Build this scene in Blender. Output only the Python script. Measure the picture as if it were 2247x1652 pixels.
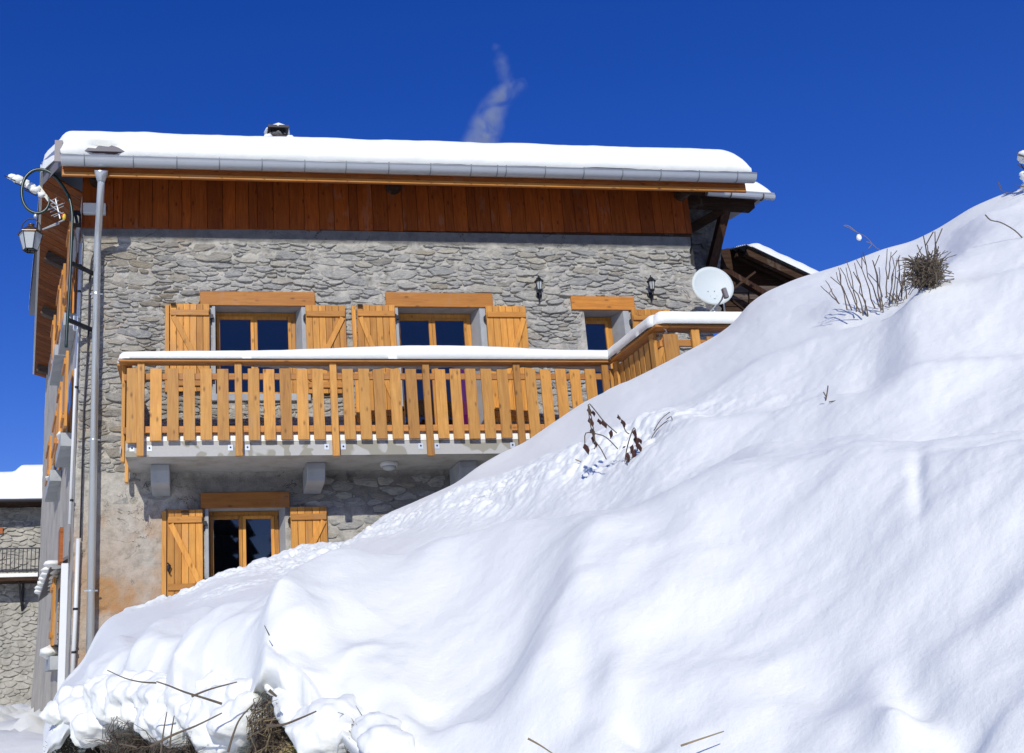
import bpy, math, random
import numpy as np
from mathutils import Vector, Matrix, noise as mnoise
random.seed(7); RNG = np.random.default_rng(7)
for o in list(bpy.data.objects): bpy.data.objects.remove(o)
SC = bpy.context.scene; COL = SC.collection

# ------------------------------------------------------------ camera
FPX = 2216.; PP = np.array([705., 911.]); IW, IH = 2246., 1652.     # photograph measured at 2246 px width
def nz(v): return v/np.linalg.norm(v)
_up = nz(np.array([390.6-PP[0], -7580-PP[1], FPX]))
_x = np.array([18601-PP[0], 828-PP[1], FPX]); _x = nz(_x-_up*_x.dot(_up))
_y = -np.cross(_x, _up); _y = nz(_y) if _y[2] > 0 else nz(-_y)
M = np.stack([_x, _y, _up])
CAM = np.array([1.402, -14.5, 1.6])
cam = bpy.data.cameras.new('camera'); camo = bpy.data.objects.new('camera', cam); COL.objects.link(camo); SC.camera = camo
cam.sensor_width = 36; cam.sensor_fit = 'HORIZONTAL'; cam.lens = FPX/IW*36
cam.shift_x = (IW/2-PP[0])/IW; cam.shift_y = (PP[1]-IH/2)/IW
cam.clip_start = .05; cam.clip_end = 5000
cx, cy, cz = M@np.array([1, 0, 0]), M@np.array([0, -1, 0]), M@np.array([0, 0, -1])
camo.matrix_world = Matrix(((cx[0], cy[0], cz[0], CAM[0]), (cx[1], cy[1], cz[1], CAM[1]), (cx[2], cy[2], cz[2], CAM[2]), (0, 0, 0, 1)))
# ------------------------------------------------------------ light
SUN = nz(np.array([.2634, 1., -.6067]))                              # direction the light travels
world = bpy.data.worlds.new('World'); SC.world = world; world.use_nodes = True
wn = world.node_tree; wn.nodes.clear()
sky = wn.nodes.new('ShaderNodeTexSky'); sky.sky_type = 'NISHITA'; sky.sun_disc = False
sky.sun_elevation = math.asin(-SUN[2]); sky.sun_rotation = math.atan2(-SUN[0], -SUN[1])
sky.altitude = 1800; sky.air_density = 1.0; sky.dust_density = 0.0; sky.ozone_density = 4.0
hsv = wn.nodes.new('ShaderNodeHueSaturation'); hsv.inputs['Hue'].default_value = .531; hsv.inputs['Saturation'].default_value = 1.45; hsv.inputs['Value'].default_value = 1.72
bg = wn.nodes.new('ShaderNodeBackground'); bg.inputs['Strength'].default_value = .1
wo = wn.nodes.new('ShaderNodeOutputWorld')
gm = wn.nodes.new('ShaderNodeGamma'); gm.inputs[1].default_value = .8; wn.links.new(sky.outputs[0], gm.inputs[0]); wn.links.new(gm.outputs[0], hsv.inputs['Color']); wn.links.new(hsv.outputs[0], bg.inputs['Color']); wn.links.new(bg.outputs[0], wo.inputs['Surface'])
sl = bpy.data.lights.new('sun', 'SUN'); sl.energy = 3.45; sl.angle = math.radians(.5); sl.color = (1, .965, .885)
so = bpy.data.objects.new('sun', sl); COL.objects.link(so); so.location = (-8, -30, 25)
so.rotation_euler = Vector(SUN).to_track_quat('-Z', 'Y').to_euler()
SC.view_settings.view_transform = 'Standard'; SC.view_settings.look = 'None'; SC.view_settings.gamma = 1
SC.view_settings.exposure = 0.0; SC.view_settings.use_curve_mapping = False
SC.render.engine = 'CYCLES'; SC.cycles.max_bounces = 6; SC.cycles.volume_step_rate = 1.0

# ------------------------------------------------------------ helpers
def ray(u, v): return M@np.array([u-PP[0], v-PP[1], FPX])
def P(u, v, Y=0.):
    r = ray(u, v); t = (Y-CAM[1])/r[1]; p = CAM+r*t; return Vector(p)
def X_(u, v, Y=0.): return P(u, v, Y).x
def Z_(u, v, Y=0.): return P(u, v, Y).z
def onplane(u, v, p0, nrm):
    r = ray(u, v); t = (np.array(p0)-CAM).dot(nrm)/r.dot(nrm); return Vector(CAM+r*t)
def onH(u, v, rh):                                                   # point on a pixel's line at horizontal distance rh
    r = ray(u, v); return CAM+r*(rh/math.hypot(r[0], r[1]))

_perm = np.random.RandomState(3).permutation(512); _perm = np.concatenate([_perm, _perm, _perm])
_g = np.random.RandomState(4).normal(size=(512, 3)); _g /= np.linalg.norm(_g, axis=1)[:, None]
def perlin(x, y, z=0.):
    x, y, z = np.broadcast_arrays(np.asarray(x, float), np.asarray(y, float), np.asarray(z, float))
    xi, yi, zi = np.floor(x).astype(int), np.floor(y).astype(int), np.floor(z).astype(int)
    xf, yf, zf = x-xi, y-yi, z-zi
    u, v, w = [t*t*t*(t*(t*6-15)+10) for t in (xf, yf, zf)]
    def g(a, b, c):
        h = _perm[(_perm[(_perm[(xi+a) & 511]+yi+b) & 511]+zi+c) & 511]
        q = _g[h]; return q[..., 0]*(xf-a)+q[..., 1]*(yf-b)+q[..., 2]*(zf-c)
    L = lambda a, b, t: a+(b-a)*t
    return L(L(L(g(0, 0, 0), g(1, 0, 0), u), L(g(0, 1, 0), g(1, 1, 0), u), v), L(L(g(0, 0, 1), g(1, 0, 1), u), L(g(0, 1, 1), g(1, 1, 1), u), v), w)
def fbm(x, y, z=0., oc=4, gain=.5):
    s = 0; a = 1.; f = 1.
    for _ in range(oc):
        s = s+a*perlin(np.asarray(x)*f+17.3*_, np.asarray(y)*f+9.1*_, np.asarray(z)*f); a *= gain; f *= 2.03
    return s
def sstep(a, b, x):
    t = np.clip((x-a)/(b-a), 0, 1); return t*t*(3-2*t)

def finish(o, parent=None, label=None, cat=None, group=None, kind=None):
    COL.objects.link(o)
    if parent is not None:
        o.parent = parent; o.matrix_parent_inverse = Matrix.Translation(-parent['_w'] if '_w' in parent and 0 else -WL[parent.name])
    if label: o['label'] = label
    if cat: o['category'] = cat
    if group: o['group'] = group
    if kind: o['kind'] = kind
    return o
WL = {}
def empty(name, loc, label=None, cat=None, group=None, parent=None, kind=None):
    o = bpy.data.objects.new(name, None); o.empty_display_size = .2
    o.location = loc; finish(o, parent, label, cat, group, kind); WL[o.name] = Vector(loc); return o
class MB:
    def __init__(s): s.v = []; s.f = []; s.t = []; s.tint = 0.
    def add(s, vs, fs):
        k = len(s.v); s.v += [tuple(p) for p in vs]; s.f += [tuple(i+k for i in f) for f in fs]; s.t += [s.tint]*len(vs)
    def box(s, x0, x1, y0, y1, z0, z1):
        s.add([(x, y, z) for z in (z0, z1) for y in (y0, y1) for x in (x0, x1)],
              [(0, 2, 3, 1), (4, 5, 7, 6), (0, 1, 5, 4), (2, 6, 7, 3), (0, 4, 6, 2), (1, 3, 7, 5)])
    def obox(s, c, ax, ay, az):                                      # centre and three half axes
        c, ax, ay, az = map(Vector, (c, ax, ay, az))
        s.add([c+ax*i+ay*j+az*k for k in (-1, 1) for j in (-1, 1) for i in (-1, 1)],
              [(0, 2, 3, 1), (4, 5, 7, 6), (0, 1, 5, 4), (2, 6, 7, 3), (0, 4, 6, 2), (1, 3, 7, 5)])
    def beam(s, a, b, w, h, upv=(0, 0, 1)):
        a, b = Vector(a), Vector(b); d = (b-a); ax = d.normalized(); sd = ax.cross(Vector(upv)).normalized(); u = sd.cross(ax)
        s.obox((a+b)/2, d/2, sd*w/2, u*h/2)
    def prism(s, poly, off):                                         # polygon of 3D points extruded by off
        n = len(poly); off = Vector(off); s.add(list(poly)+[Vector(p)+off for p in poly],
              [tuple(range(n))[::-1], tuple(range(n, 2*n))]+[(i, (i+1) % n, (i+1) % n+n, i+n) for i in range(n)])
    def tube(s, pts, r, seg=8, cap=True):
        pts = [Vector(p) for p in pts]; n = len(pts); rs = r if hasattr(r, '__len__') else [r]*n
        vs = []; fs = []; prev = None
        for i, p in enumerate(pts):
            d = (pts[min(i+1, n-1)]-pts[max(i-1, 0)]).normalized()
            if prev is None:
                a = d.orthogonal().normalized()
            else:
                a = (prev-d*prev.dot(d)); a = a.normalized() if a.length > 1e-6 else d.orthogonal().normalized()
            prev = a; b = d.cross(a)
            vs += [p+(a*math.cos(2*math.pi*k/seg)+b*math.sin(2*math.pi*k/seg))*rs[i] for k in range(seg)]
        for i in range(n-1):
            fs += [(i*seg+k, i*seg+(k+1) % seg, (i+1)*seg+(k+1) % seg, (i+1)*seg+k) for k in range(seg)]
        if cap: fs += [tuple(range(seg))[::-1], tuple(range((n-1)*seg, n*seg))]
        s.add(vs, fs)
    def lathe(s, prof, c, axis=(0, 0, 1), seg=16):                   # prof: (radius, height)
        q = Vector((0, 0, 1)).rotation_difference(Vector(axis)); c = Vector(c); m = len(prof)
        s.add([c+q@Vector((r*math.cos(2*math.pi*k/seg), r*math.sin(2*math.pi*k/seg), h)) for r, h in prof for k in range(seg)],
              [(i*seg+k, i*seg+(k+1) % seg, (i+1)*seg+(k+1) % seg, (i+1)*seg+k) for i in range(m-1) for k in range(seg)]
              + [tuple(range(seg))[::-1], tuple(range((m-1)*seg, m*seg))])
    def blob(s, c, r, sc=(1, 1, 1), lump=.25, lat=8, lon=12, seed=0.):
        vs = []; fs = []
        for i in range(lat+1):
            th = math.pi*i/lat
            for k in range(lon):
                ph = 2*math.pi*k/lon; d = Vector((math.sin(th)*math.cos(ph), math.sin(th)*math.sin(ph), math.cos(th)))
                q = 1+lump*mnoise.noise(d*1.7+Vector((seed*3.1, seed, c[0]*5)))
                vs.append(Vector(c)+Vector((d.x*sc[0], d.y*sc[1], d.z*sc[2]))*r*q)
        for i in range(lat):
            fs += [(i*lon+k, (i+1)*lon+k, (i+1)*lon+(k+1) % lon, i*lon+(k+1) % lon) for k in range(lon)]
        s.add(vs, fs)
    def build(s, name, mat, parent=None, label=None, cat=None, group=None, kind=None, smooth=False, bevel=0.):
        a = np.array(s.v, float); c = (a.min(0)+a.max(0))/2; c[2] = a[:, 2].min()
        me = bpy.data.meshes.new(name); me.from_pydata((a-c).tolist(), [], s.f)
        if any(s.t):
            at = me.attributes.new('tint', 'FLOAT', 'POINT'); at.data.foreach_set('value', s.t)
        me.update(); me.materials.append(mat)
        if smooth: me.shade_smooth()
        if bevel:
            import bmesh
            bm = bmesh.new(); bm.from_mesh(me); bmesh.ops.recalc_face_normals(bm, faces=bm.faces)
            bmesh.ops.bevel(bm, geom=bm.edges[:], offset=bevel, segments=1, affect='EDGES', clamp_overlap=True); bm.to_mesh(me); bm.free()
        o = bpy.data.objects.new(name, me); o.location = c
        finish(o, parent, label, cat, group, kind)
        WL[o.name] = Vector(c); return o
def grid_obj(name, A, mat, parent=None, smooth=True, attrs=None, mask=None, **kw):    # A: (n,m,3) array
    n, m = A.shape[:2]; idx = np.arange(n*m).reshape(n, m)
    q = np.stack([idx[:-1, :-1], idx[1:, :-1], idx[1:, 1:], idx[:-1, 1:]], -1)
    if mask is not None: q = q[mask]
    q = q.reshape(-1, 4); a = A.reshape(-1, 3); c = (a.min(0)+a.max(0))/2; c[2] = a[:, 2].min()
    me = bpy.data.meshes.new(name); me.vertices.add(len(a)); me.vertices.foreach_set('co', (a-c).ravel())
    me.loops.add(q.size); me.loops.foreach_set('vertex_index', q.ravel().astype(np.int32))
    me.polygons.add(len(q)); me.polygons.foreach_set('loop_start', np.arange(0, q.size, 4, dtype=np.int32))
    me.update(calc_edges=True)
    for k, val in (attrs or {}).items():
        at = me.attributes.new(k, 'FLOAT', 'POINT'); at.data.foreach_set('value', np.asarray(val, float).ravel())
    me.validate(); me.materials.append(mat)
    if smooth: me.shade_smooth()
    o = bpy.data.objects.new(name, me); o.location = c; finish(o, parent, **kw); WL[o.name] = Vector(c); return o

# ------------------------------------------------------------ materials
class NT:
    def __init__(s, name):
        s.m = bpy.data.materials.new(name); s.m.use_nodes = True; s.t = s.m.node_tree; s.t.nodes.clear()
        s.out = s.n('ShaderNodeOutputMaterial'); s.b = s.n('ShaderNodeBsdfPrincipled'); s.l(s.b.outputs[0], s.out.inputs['Surface'])
        s.co = s.n('ShaderNodeTexCoord'); s.rand = s.n('ShaderNodeObjectInfo')
    def n(s, t, **k):
        x = s.t.nodes.new(t)
        for a, b in k.items():
            if a in x.inputs: x.inputs[a].default_value = b
            else: setattr(x, a, b)
        return x
    def l(s, a, b): s.t.links.new(a, b)
    def math(s, op, a, b=0.):
        x = s.n('ShaderNodeMath', operation=op)
        for i, q in enumerate((a, b)):
            if isinstance(q, (int, float)): x.inputs[i].default_value = q
            else: s.l(q, x.inputs[i])
        return x.outputs[0]
    def vec(s, scale=(1, 1, 1), randoff=False, src='Object'):
        mp = s.n('ShaderNodeMapping'); mp.inputs['Scale'].default_value = scale
        v = s.co.outputs[src]
        if randoff:
            ad = s.n('ShaderNodeVectorMath', operation='ADD'); s.l(v, ad.inputs[0])
            sc = s.n('ShaderNodeVectorMath', operation='SCALE'); sc.inputs[0].default_value = (13.7, 7.1, 29.3); s.l(s.rand.outputs['Random'], sc.inputs['Scale'])
            s.l(sc.outputs[0], ad.inputs[1]); v = ad.outputs[0]
        s.l(v, mp.inputs['Vector']); return mp.outputs[0]
    def noise(s, v, scale, detail=4, rough=.55, dist=0.):
        x = s.n('ShaderNodeTexNoise'); x.inputs['Scale'].default_value = scale; x.inputs['Detail'].default_value = detail
        x.inputs['Roughness'].default_value = rough; x.inputs['Distortion'].default_value = dist; s.l(v, x.inputs['Vector']); return x.outputs['Fac']
    def ramp(s, f, stops):
        r = s.n('ShaderNodeValToRGB'); e = r.color_ramp.elements
        while len(e) < len(stops): e.new(.5)
        for el, (p, c) in zip(e, stops): el.position = p; el.color = (*c, 1) if len(c) == 3 else c
        s.l(f, r.inputs[0]); return r.outputs[0]
    def mix(s, f, a, b, mode='MIX'):
        x = s.n('ShaderNodeMix', data_type='RGBA', blend_type=mode)
        for i, q in ((0, f), (6, a), (7, b)):
            if isinstance(q, (int, float)): x.inputs[i].default_value = q
            elif isinstance(q, tuple): x.inputs[i].default_value = (*q, 1)
            else: s.l(q, x.inputs[i])
        return x.outputs[2]
    def bump(s, h, strength=.3, dist=.02):
        x = s.n('ShaderNodeBump'); x.inputs['Strength'].default_value = strength; x.inputs['Distance'].default_value = dist
        s.l(h, x.inputs['Height']); s.l(x.outputs[0], s.b.inputs['Normal'])
    def base(s, c, rough=.8, spec=.3, metal=0.):
        if isinstance(c, tuple): s.b.inputs['Base Color'].default_value = (*c, 1)
        else: s.l(c, s.b.inputs['Base Color'])
        s.b.inputs['Roughness'].default_value = rough; s.b.inputs['Specular IOR Level'].default_value = spec; s.b.inputs['Metallic'].default_value = metal
        return s.m
    def attr(s, name):
        x = s.n('ShaderNodeAttribute', attribute_name=name); return x.outputs['Fac']

def wood(name, axis, dark, mid, light, rough=.55, spec=.35):
    t = NT(name); st = {'z': (14, 14, 1.1), 'x': (1.1, 14, 14), 'y': (14, 1.1, 14)}[axis]
    v = t.vec(st, True); g = t.noise(v, 1.6, 5, .6, 1.2); fine = t.noise(v, 9, 3, .6)
    c = t.ramp(g, [(.25, dark), (.5, mid), (.75, light)])
    c = t.mix(t.math('MULTIPLY', fine, .35), c, dark)
    kv = t.vec({'z': (9, 9, 4.), 'x': (4., 9, 9), 'y': (9, 4., 9)}[axis], True)
    vo = t.n('ShaderNodeTexVoronoi'); vo.inputs['Scale'].default_value = 1.; t.l(kv, vo.inputs['Vector'])
    kn = t.ramp(vo.outputs['Distance'], [(.07, (1, 1, 1)), (.2, (0, 0, 0))])
    c = t.mix(t.math('MULTIPLY', kn, .75), c, tuple(x*.35 for x in dark))
    big = t.ramp(t.rand.outputs['Random'], [(0, (.72, .68, .66)), (.5, (1, 1, 1)), (1, (1.25, 1.2, 1.1))])
    c = t.mix(1., c, big, 'MULTIPLY')
    wth = t.noise(t.vec((1, 1, .3), True), 2.2, 4, .7); c = t.mix(t.math('MULTIPLY', t.math('GREATER_THAN', wth, .6), .12), c, (.3, .26, .21))
    blot = t.noise(t.vec((1, 1, 1), True), 4, 3)
    c = t.mix(t.math('MULTIPLY', t.math('SUBTRACT', blot, .45), 1.6), c, tuple(x*.8 for x in mid))
    t.bump(t.math('ADD', g, t.math('MULTIPLY', fine, .5)), .25, .004); return t.base(c, rough, spec)
M_SLAT = wood('slat_wood', 'z', (.36, .16, .042), (.55, .275, .06), (.66, .36, .095))
M_RAILX = wood('rail_wood', 'x', (.32, .125, .03), (.5, .225, .055), (.6, .3, .085))
M_RAILY = wood('rail_wood_side', 'y', (.32, .125, .03), (.5, .225, .055), (.6, .3, .085))
M_SHUT = wood('shutter_wood', 'z', (.42, .17, .03), (.62, .29, .052), (.75, .38, .08))
M_SHUTX = wood('shutter_batten_wood', 'x', (.36, .14, .025), (.52, .23, .042), (.62, .3, .06))
M_LINT = wood('lintel_wood', 'x', (.33, .12, .018), (.5, .2, .03), (.6, .27, .045))
M_CLAD = wood('cladding_wood', 'z', (.15, .03, .005), (.27, .06, .008), (.37, .1, .013), .6, .2)
M_FASC = wood('fascia_wood', 'x', (.22, .06, .011), (.34, .1, .018), (.44, .15, .028))
M_SOFF = wood('soffit_wood', 'x', (.1, .03, .008), (.17, .052, .012), (.24, .08, .018), .8, .1)
M_OLD = wood('old_dark_wood', 'x', (.025, .016, .011), (.05, .03, .02), (.09, .055, .04), .9, .1)
M_OLDZ = wood('old_dark_wood_upright', 'z', (.03, .016, .01), (.065, .034, .022), (.1, .06, .042), .9, .1)
M_BOARD = wood('grey_board_wood', 'x', (.06, .045, .035), (.11, .085, .07), (.18, .14, .11), .9, .1)

def stone_mat():
    t = NT('schist_stone'); v = t.vec((1, 1, 2.2), False, 'Object'); ra = t.vec((1, 1, 2.2), True)
    n1 = t.noise(ra, 6, 8, .75, 1.2); n2 = t.noise(ra, 26, 5, .75)
    c = t.ramp(n1, [(.3, (.2, .198, .188)), (.42, (.43, .425, .395)), (.55, (.58, .565, .505)), (.7, (.74, .71, .62))])
    c = t.mix(t.math('MULTIPLY', t.math('GREATER_THAN', t.rand.outputs['Random'], .8), .35), c, (.38, .34, .26))
    c = t.mix(t.math('MULTIPLY', t.math('GREATER_THAN', n2, .56), .35), c, (.55, .54, .5))
    tn = t.attr('tint')
    c = t.mix(tn, c, t.mix(n1, (.13, .09, .045), (.34, .27, .16)))
    val = t.ramp(t.rand.outputs['Random'], [(0, (.8, .82, .85)), (.5, (1, 1, 1)), (1, (1.15, 1.13, 1.08))])
    c = t.mix(1., c, val, 'MULTIPLY')
    t.bump(t.math('ADD', t.math('MULTIPLY', n1, 1.8), t.math('MULTIPLY', n2, 1.1)), 1., .03); return t.base(c, .85, .2)
M_STONE = stone_mat()
def rough_mat(name, a, b, c3, sc=3., bs=.6, bd=.02, stain=None, rough=.9, tintcol=None, src='Object'):
    t = NT(name); v = t.vec((1, 1, 1), False, src); n1 = t.noise(v, sc, 6, .65); n2 = t.noise(v, sc*9, 4, .7)
    c = t.ramp(n1, [(.3, a), (.5, b), (.7, c3)])
    c = t.mix(t.math('MULTIPLY', n2, .3), c, a)
    if tintcol: c = t.mix(t.attr('tint'), c, t.mix(n1, tintcol[0], tintcol[1]))
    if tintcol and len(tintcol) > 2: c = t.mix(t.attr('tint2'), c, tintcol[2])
    if tintcol:
        ck = t.noise(v, 1.5, 6, .6, 1.); ln = t.ramp(t.math('ABSOLUTE', t.math('SUBTRACT', ck, .5)), [(.0, (1, 1, 1)), (.007, (0, 0, 0))]); gate = t.ramp(t.noise(v, .9, 2), [(.5, (0, 0, 0)), (.56, (1, 1, 1))])
        c = t.mix(t.math('MULTIPLY', ln, gate), c, (.035, .03, .025)); sp_ = t.ramp(t.noise(v, 3.4, 5, .75), [(.62, (0, 0, 0)), (.68, (1, 1, 1))]); c = t.mix(t.math('MULTIPLY', sp_, .55), c, (.13, .12, .1))
    t.bump(t.math('ADD', n1, t.math('MULTIPLY', n2, .5)), bs, bd); return t.base(c, rough, .2)
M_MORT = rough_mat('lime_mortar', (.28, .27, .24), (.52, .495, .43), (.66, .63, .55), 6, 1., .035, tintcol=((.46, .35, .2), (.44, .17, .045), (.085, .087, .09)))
M_PLAST = rough_mat('grey_plaster', (.32, .295, .25), (.45, .415, .35), (.54, .5, .42), 1.2, .4, .01)
M_REVEAL = rough_mat('cement_reveal', (.3, .32, .33), (.4, .42, .43), (.46, .48, .48), 3, .2, .005)
M_CONC = rough_mat('slab_concrete', (.3, .28, .23), (.46, .46, .43), (.52, .52, .5), 2.2, .25, .006)
def slabface():
    t = NT('patchy_slab_edge'); v = t.vec((1, 1, 1)); n1 = t.noise(v, 3.2, 1, .4, .8)
    c = t.ramp(n1, [(.49, (.33, .315, .25)), (.52, (.5, .5, .47))]); n2 = t.noise(v, 30, 4)
    c = t.mix(t.math('MULTIPLY', n2, .3), c, (.3, .29, .26)); t.bump(n2, .2, .005); return t.base(c, .85, .2)
M_SLABF = slabface()
M_ROUGH = rough_mat('dark_rubble_wall', (.1, .1, .1), (.21, .205, .2), (.34, .33, .31), 5, 1., .05)
def metal(name, c, rough, var=.15, met=1.):
    t = NT(name); n1 = t.noise(t.vec((1, 1, 1)), 9, 4); cc = t.mix(t.math('MULTIPLY', n1, var*2), c, tuple(x*.6 for x in c))
    t.base(cc, rough, .5, met); return t.m
M_ZINC = metal('zinc', (.5, .53, .54), .45, .15, .5)
M_GALV = metal('galvanised_steel', (.66, .7, .7), .3, .15, .6)
M_GREYM = metal('grey_lead_sheet', (.24, .22, .22), .6, .2, .2)
M_BLACK = metal('black_iron', (.018, .018, .02), .4, .1, .3)
M_GREEN = metal('dark_green_paint', (.012, .035, .028), .3, .1, .0)
M_BRONZE = metal('bronze_cap', (.2, .13, .08), .35, .3, .8)
M_WHITEP = metal('white_plastic', (.72, .74, .72), .4, .05, 0.)
M_DISH = metal('dish_paint', (.62, .68, .66), .6, .03, 0.)
M_PLATE = metal('pale_steel_plate', (.62, .68, .78), .45, .15, .3)
M_SLATE = metal('slate_grey', (.14, .13, .145), .55, .2, 0.)
M_TIN = metal('corrugated_tin', (.1, .12, .12), .5, .3, .4)
M_RED = metal('red_plastic', (.5, .03, .02), .5, .05, 0.); M_YEL = metal('yellow_plastic', (.75, .55, .05), .5, .05, 0.)
M_CABLE = metal('black_cable', (.03, .022, .03), .6, .1, 0.)
def snow():
    t = NT('snow'); v = t.vec((1, 1, 1), False, 'Object')
    n1 = t.noise(v, 55, 5, .7); n2 = t.noise(v, 9, 4, .6); n3 = t.noise(v, 260, 3, .7)
    c = t.mix(n2, (.86, .875, .81), (.9, .915, .855)); t.base(c, .55, .2)
    t.bump(t.math('ADD', t.math('MULTIPLY', n2, 1.0), t.math('ADD', t.math('MULTIPLY', n1, .35), t.math('MULTIPLY', n3, .1))), .3, .022)
    return t.m
M_SNOW = snow()
def glass():
    t = NT('window_glass'); t.t.nodes.remove(t.b)
    tr = t.n('ShaderNodeBsdfTransparent'); tr.inputs[0].default_value = (.7, .75, .85, 1)
    gl = t.n('ShaderNodeBsdfGlossy'); gl.inputs['Roughness'].default_value = .02; gl.inputs['Color'].default_value = (1, .8, .66, 1)
    fr = t.n('ShaderNodeFresnel'); fr.inputs['IOR'].default_value = 1.55
    n1 = t.noise(t.vec(), 2.0, 2); b = t.n('ShaderNodeBump'); b.inputs['Strength'].default_value = .03; t.l(n1, b.inputs['Height']); t.l(b.outputs[0], gl.inputs['Normal'])
    mx = t.n('ShaderNodeMixShader'); t.l(t.math('MULTIPLY', fr.outputs[0], 1.7), mx.inputs[0]); t.l(tr.outputs[0], mx.inputs[1]); t.l(gl.outputs[0], mx.inputs[2]); t.l(mx.outputs[0], t.out.inputs['Surface'])
    return t.m
M_GLASS = glass()
M_FROST = metal('frosted_glass', (.5, .53, .52), .25, .08, 0.)
M_ROOM = NT('dark_room').base((.16, .14, .14), .9, .1)
M_CURT = NT('magenta_curtain').base((.45, .03, .2), .9, .1)
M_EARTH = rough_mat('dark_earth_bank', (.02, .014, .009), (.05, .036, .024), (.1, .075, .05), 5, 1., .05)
def plantm(name, a, b):
    t = NT(name); c = t.mix(t.rand.outputs['Random'], a, b); c = t.mix(t.noise(t.vec(), 20, 3), c, tuple(x*.5 for x in a)); return t.base(c, .8, .2)
M_TWIG = plantm('dry_twig', (.13, .1, .075), (.22, .18, .13))
M_STRAW = plantm('dry_straw', (.3, .23, .13), (.42, .34, .2))
M_LEAF = plantm('withered_leaf', (.1, .045, .035), (.16, .07, .05))
M_MOSS = plantm('green_moss', (.1, .12, .02), (.2, .2, .04))

# ============================================================ GROUND
def build_ground():
    xs = np.concatenate([-np.geomspace(2200, 14, 24), np.linspace(-12, 12, 120), np.geomspace(14, 2200, 24)])
    ys = np.concatenate([-np.geomspace(1500, 17, 16), np.linspace(-16, 30, 160), np.geomspace(33, 2600, 24)])
    XX, YY = np.meshgrid(xs, ys, indexing='ij')
    z = .0+1.05*sstep(-9, -1., YY)
    near = np.exp(-(np.maximum(0, np.abs(YY-4)-16)/8)**2)
    z = z+near*(.09*fbm(XX*1.2, YY*1.2, 0, 4)+.14*np.abs(fbm(XX*2.2+5, YY*2.2, 1., 4)))
    lf = sstep(.2, -1.2, XX)*sstep(-3, 1, YY)*sstep(24, 18, YY); z = z+lf*(.30*fbm(XX*.9, YY*.8, 4., 3)+.50*np.abs(fbm(XX*2.2, YY*1.5, 6., 4))-.12)
    grid_obj('snow_ground', np.stack([XX, YY, z], -1), M_SNOW, kind='structure')
build_ground()

# ============================================================ SNOW HILL
def aztan(u, v):
    r = ray(u, v); return math.atan2(r[0], r[1]), r[2]/math.hypot(r[0], r[1])
SIL = [(50, 1760), (70, 1690), (92, 1612), (105, 1568), (120, 1520), (150, 1480), (192, 1443), (200, 1402), (230, 1360), (270, 1340), (330, 1325), (345, 1312), (400, 1312), (440, 1290), (480, 1275), (560, 1240), (620, 1215), (660, 1196), (720, 1190), (770, 1196), (800, 1167), (840, 1131), (920, 1096), (1000, 1060), (1050, 1022), (1100, 993), (1150, 971), (1200, 936), (1280, 882), (1400, 825), (1470, 790), (1570, 737), (1610, 708), (1640, 668), (1680, 640), (1750, 610), (1850, 580), (1940, 545), (2000, 530), (2060, 500), (2130, 455), (2200, 425), (2246, 412), (2400, 360), (2700, 300), (3600, 120), (5200, 60)]
R1 = [(60, 7.6), (105, 7.6), (150, 8), (200, 8.6), (345, 9.8), (700, 10.5), (800, 10.2), (1200, 10.6), (1570, 11.0), (2246, 10.6), (2700, 10)]
R0 = [(60, 7.0), (105, 6.9), (200, 6.1), (400, 5.1), (600, 4.5), (760, 4.1), (1000, 3.4), (1500, 2.7), (2246, 2.3), (2700, 2.2)]
TOP0 = [(60, 1750), (85, 1640), (105, 1580), (120, 1540), (160, 1515), (200, 1500), (300, 1485), (450, 1490), (600, 1478), (700, 1530), (800, 1560), (900, 1620), (1000, 1680), (1200, 1730), (1500, 1760), (2246, 1760), (2700, 1760)]
LOW = [(60, 1790), (80, 1700), (100, 1600), (118, 1590), (135, 1578), (155, 1571), (172, 1549), (180, 1590), (190, 1622), (203, 1640), (218, 1622), (235, 1590), (256, 1565), (266, 1592), (283, 1572), (300, 1596), (325, 1611), (350, 1620), (368, 1636), (385, 1632), (398, 1640), (410, 1590), (420, 1612), (432, 1636), (447, 1640), (455, 1600), (463, 1640), (485, 1665), (520, 1650), (538, 1600), (545, 1560), (562, 1524), (585, 1514), (612, 1525), (628, 1556), (640, 1600), (652, 1645), (664, 1650), (669, 1606), (682, 1606), (692, 1640), (706, 1668), (740, 1660), (762, 1605), (771, 1568), (790, 1585), (806, 1620), (818, 1655), (860, 1690), (1000, 1740), (1200, 1790), (2246, 1850), (2700, 1850)]
def tab(pts, refv=None):
    az = []; e = []
    for u, v in pts:
        a, t = aztan(u, v if refv is None else refv); az.append(a); e.append(t if refv is None else v)
    o = np.argsort(az); return np.array(az)[o], np.array(e)[o]
def poly_world(pts, aux):                                            # pixels on the base slope -> XY
    out = []
    for u, v in pts:
        a, e = aztan(u, v); r = aux(a, e); out.append((r*math.sin(a), r*math.cos(a)))
    return np.array(out)
def pdist(Xg, Yg, pl):
    best = np.full(Xg.shape, 1e9); side = np.ones(Xg.shape)
    for a, b in zip(pl[:-1], pl[1:]):
        d = b-a; l2 = d.dot(d); t = np.clip(((Xg-a[0])*d[0]+(Yg-a[1])*d[1])/l2, 0, 1)
        dx = Xg-a[0]-t*d[0]; dy = Yg-a[1]-t*d[1]; q = np.hypot(dx, dy)+1e-6; m = q < best
        best = np.where(m, q, best); side = np.where(m, (d[0]*dy-d[1]*dx)/(math.sqrt(l2)*q), side)
    e0 = np.hypot(Xg-pl[0][0], Yg-pl[0][1]); e1 = np.hypot(Xg-pl[-1][0], Yg-pl[-1][1])
    return best, side, e0, e1
HILL = {}
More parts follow.
